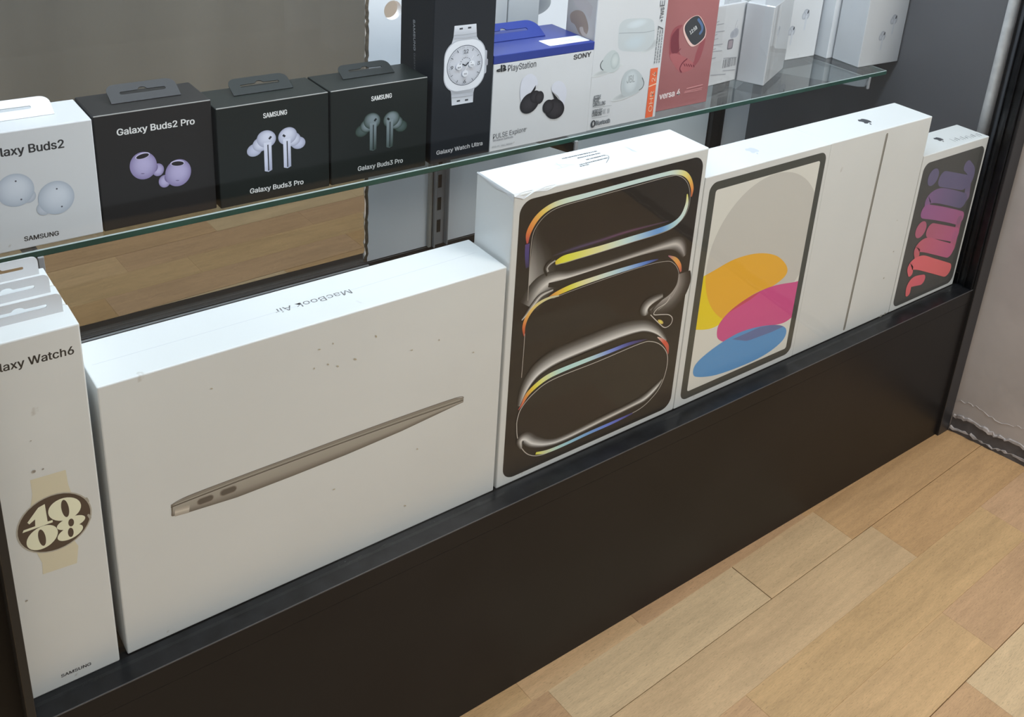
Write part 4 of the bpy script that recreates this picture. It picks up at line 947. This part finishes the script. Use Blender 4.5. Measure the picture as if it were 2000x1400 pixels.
# pink watch box
vb = carton('watch_box', 'tall dusty pink watch box with a rounded square watch print', 644.8, 172.5, SZ, 83.6, 34, 160, PINKC)
F = front(vb)
text(F, 'versa 4', q10(795, 1046), q10(1010, 996), (0.85, 0.74, 0.74), height=7.2, bold=0.45)
A = Art(F, 'watch_picture')
st_ = lambda pts, w, c, **k_: A.stroke(F.pts(pts, q10), w, c, **k_)
PB, PD, PL = pc(140, 72, 78), pc(112, 50, 60), pc(160, 92, 95)
blob([(1040, 260), (960, 290), (915, 370), (900, 500), (905, 610), (960, 690), (1010, 760), (1080, 752), (1160, 700), (1220, 620), (1260, 500), (1280, 400), (1230, 440), (1180, 560), (1150, 660), (1080, 640), (1010, 560), (990, 440), (1000, 330)], PB)
blob([(960, 330), (1000, 300), (1000, 420), (1000, 540), (940, 560), (915, 520), (920, 400)], PD)
blob([(905, 590), (960, 560), (1100, 620), (1160, 690), (1100, 745), (1020, 760), (960, 700)], PL)
st_([(1085, 620), (1040, 660), (1010, 720), (1025, 758)], 1.6, PD); st_([(930, 560), (985, 545), (1022, 510)], 1.0, PD)
for i in range(5): st_([(1050 + i * 24, 665 + i * 3), (1066 + i * 24, 696 + i * 2)], 1.0, PD, caps=False)
blob([(1190, 160), (1235, 185), (1275, 270), (1287, 330), (1270, 400), (1200, 465), (1140, 490), (1100, 460), (1060, 380), (1045, 310), (1060, 250), (1120, 190)], pc(214, 180, 172))
blob([(1192, 165), (1230, 190), (1270, 270), (1280, 330), (1262, 395), (1200, 455), (1160, 472), (1120, 440), (1075, 360), (1060, 300), (1075, 250), (1130, 190)], pc(56, 58, 62))
st_([(1205, 205), (1240, 260), (1245, 310), (1222, 350)], 3.4, pc(80, 104, 140)); A.done('rose watch with dark display')
tv = text(F, '12:58', q10(1122, 362), q10(1192, 300), (0.8, 0.8, 0.8), height=4.6, bold=0.4)
A = Art(F, 'fine_print')
for i, (xa, ya, xb, yb) in enumerate(((1080, 930, 1250, 888), (1060, 962, 1245, 920), (1052, 975, 1240, 938))): A.stroke([F.px(*q10(xa, ya)), F.px(*q10(xb, yb))], .8 if i == 0 else .5, pc(206, 150, 150), caps=False)
A.done('tiny light print')

# white boxes at the right end (shrink-wrapped earbud boxes)
def bud_art(F, pts, c=(120, 122, 128)):
    A = Art(F, 'earbud_picture')
    for x, y, s_ in pts:
        a_ = F.px(x, y); lc = pc(178, 181, 188); le = pc(150, 153, 160)
        A.ell(a_[0], a_[1], 5.2 * s_, 6.4 * s_, 20, lc, le); A.ell(a_[0] - 3.5 * s_, a_[1] - 1.5 * s_, 3.6 * s_, 4.2 * s_, 0, lc, le)
        A.stroke([(a_[0] + 1, a_[1] - 3), (a_[0] + 0.5, a_[1] - 17 * s_)], 3.0 * s_, pc(184, 187, 193)); A.ell(a_[0] + 2.5 * s_, a_[1] + 2.6 * s_, 1.2 * s_, 2.4 * s_, -20, pc(60, 62, 66), pc(70, 72, 76), n=12)
    A.done('faint white stemmed earbuds')
def wrapf(t, w_, d, h):
    box('shrink_wrap', -0.5, -0.9, 0.02, w_ + 0.5, d + 0.5, h + 0.5, WRAP, t, bev=1.2)['label'] = 'clear shrink wrap'
aA = carton('earbud_box', 'white wrapped box turned to its barcode side, beside the pink watch box', 768, 212.5, SZ, 61, 34, 100.6, WHITE2, rz=math.radians(5))
F = front(aA); A = Art(F, 'barcode'); q11 = lambda x, y: (1360 + x / 3.125, y / 3.125)
c0 = Vector(F.px(*q11(165, 365))); c1 = Vector(F.px(*q11(245, 360))); lo_ = Vector(F.px(*q11(155, 418))); rb = random.Random(8); x = c0.x
hbar = c0.y - lo_.y
while x < c1.x: wd = rb.choice([.35, .55, .8]); A.f.layer = 2; A.stroke([(x, c0.y - hbar), (x, c0.y)], wd, pc(84, 86, 92), caps=False); x += wd + rb.choice([.5, .7, 1.1])
A.done('barcode')
A = Art(F, 'earbud_picture'); lc = pc(150, 152, 160)
a_ = F.px(*q11(247, 160)); A.stroke([(a_[0], a_[1] + 8), (a_[0] - 3, a_[1]), (a_[0], a_[1] - 4), (a_[0] + 2, a_[1])], .6, lc)
a_ = F.px(*q11(238, 200)); A.ell(a_[0], a_[1], 6.5, 6, 0, pc(150, 152, 160), pc(165, 168, 175)); a_ = F.px(*q11(222, 210)); A.ell(a_[0], a_[1], 5, 5, 0, pc(146, 148, 156), pc(165, 168, 175))
a_ = F.px(*q11(207, 270)); A.poly(rrect(a_[0] - 5.4, a_[1] - 6.4, a_[0] + 5.4, a_[1] + 6.4, 2), pc(108, 104, 112)); A.poly(rrect(a_[0] - 3.8, a_[1] - 4.8, a_[0] + 3.8, a_[1] + 4.8, 1.4), pc(150, 138, 144)); A.done('grey product drawings')
A = Art(F, 'fine_print')
for i, (x0_, x1_, y_) in enumerate(((125, 140, 132), (125, 168, 148), (118, 172, 192), (112, 128, 212), (108, 132, 238), (104, 160, 272), (100, 156, 312), (98, 118, 300), (88, 118, 355), (165, 243, 352), (160, 235, 428), (85, 178, 455))): A.stroke([F.px(*q11(x0_, y_ + 4)), F.px(*q11(x1_, y_ - 4))], .9, pc(150, 152, 158), caps=False)
A.done('small grey print'); 
aB = carton('earbud_box', 'white wrapped box standing turned at an angle, in front of the other wrapped boxes', 839.8, 183.2, SZ, 93.5, 35, 100.6, WHITE2, rz=math.radians(25.5))
bud_art(front(aB), [(1521, 60, 1.0)]); 
aC = carton('earbud_box', 'white wrapped earbud box in the corner behind the turned box', 953, 247.5, SZ, 63.2, 45, 101, WHITE2, rz=math.radians(-1.5))
bud_art(front(aC), [(1575, 28, 1.2), (1547, 60, 1.1)])
aE = carton('earbud_box', 'white wrapped box behind the rightmost earbud box, showing only its side', 1024.5 - 4, 228, SZ, 84, 45, 101, WHITE2, rz=math.radians(-2))
aD = carton('earbud_box', 'rightmost white earbud box with faint earbuds, overhanging the end of the shelf', 1028, 180.2, SZ, 83.5, 45.8, 101, WHITE2, rz=math.radians(-3.5))
bud_art(front(aD), [(1747, 38, 1.15), (1724, 70, 1.1)])
for t, w_, d in ((aA, 61, 34), (aB, 93.5, 35), (aD, 83.5, 45.8)): wrapf(t, w_, d, 101)
# greyish boxes behind the blue and white box
gA = carton('earbud_box', 'pale box standing behind the blue lid, left of two', 428, 292, SZ, 92, 42, 130, mat('dull_white_card', (0.50, 0.51, 0.52), 0.5))
A = Art(front(gA), 'case_picture'); a_ = A.f.px(1040, 8); A.ell(a_[0], a_[1], 26, 14, 0, pc(120, 124, 128), pc(150, 152, 154)); A.stroke([(a_[0] - 4, a_[1] + 16), (a_[0] - 2, a_[1] - 2), (a_[0] + 3, a_[1] - 5), (a_[0] + 4, a_[1] + 12)], 2, pc(90, 92, 98)); A.done('grey printed case')
gB = carton('earbud_box', 'pale box standing behind the blue lid, right of two', 521, 291, SZ, 42, 42, 128, MATS['dull_white_card'])
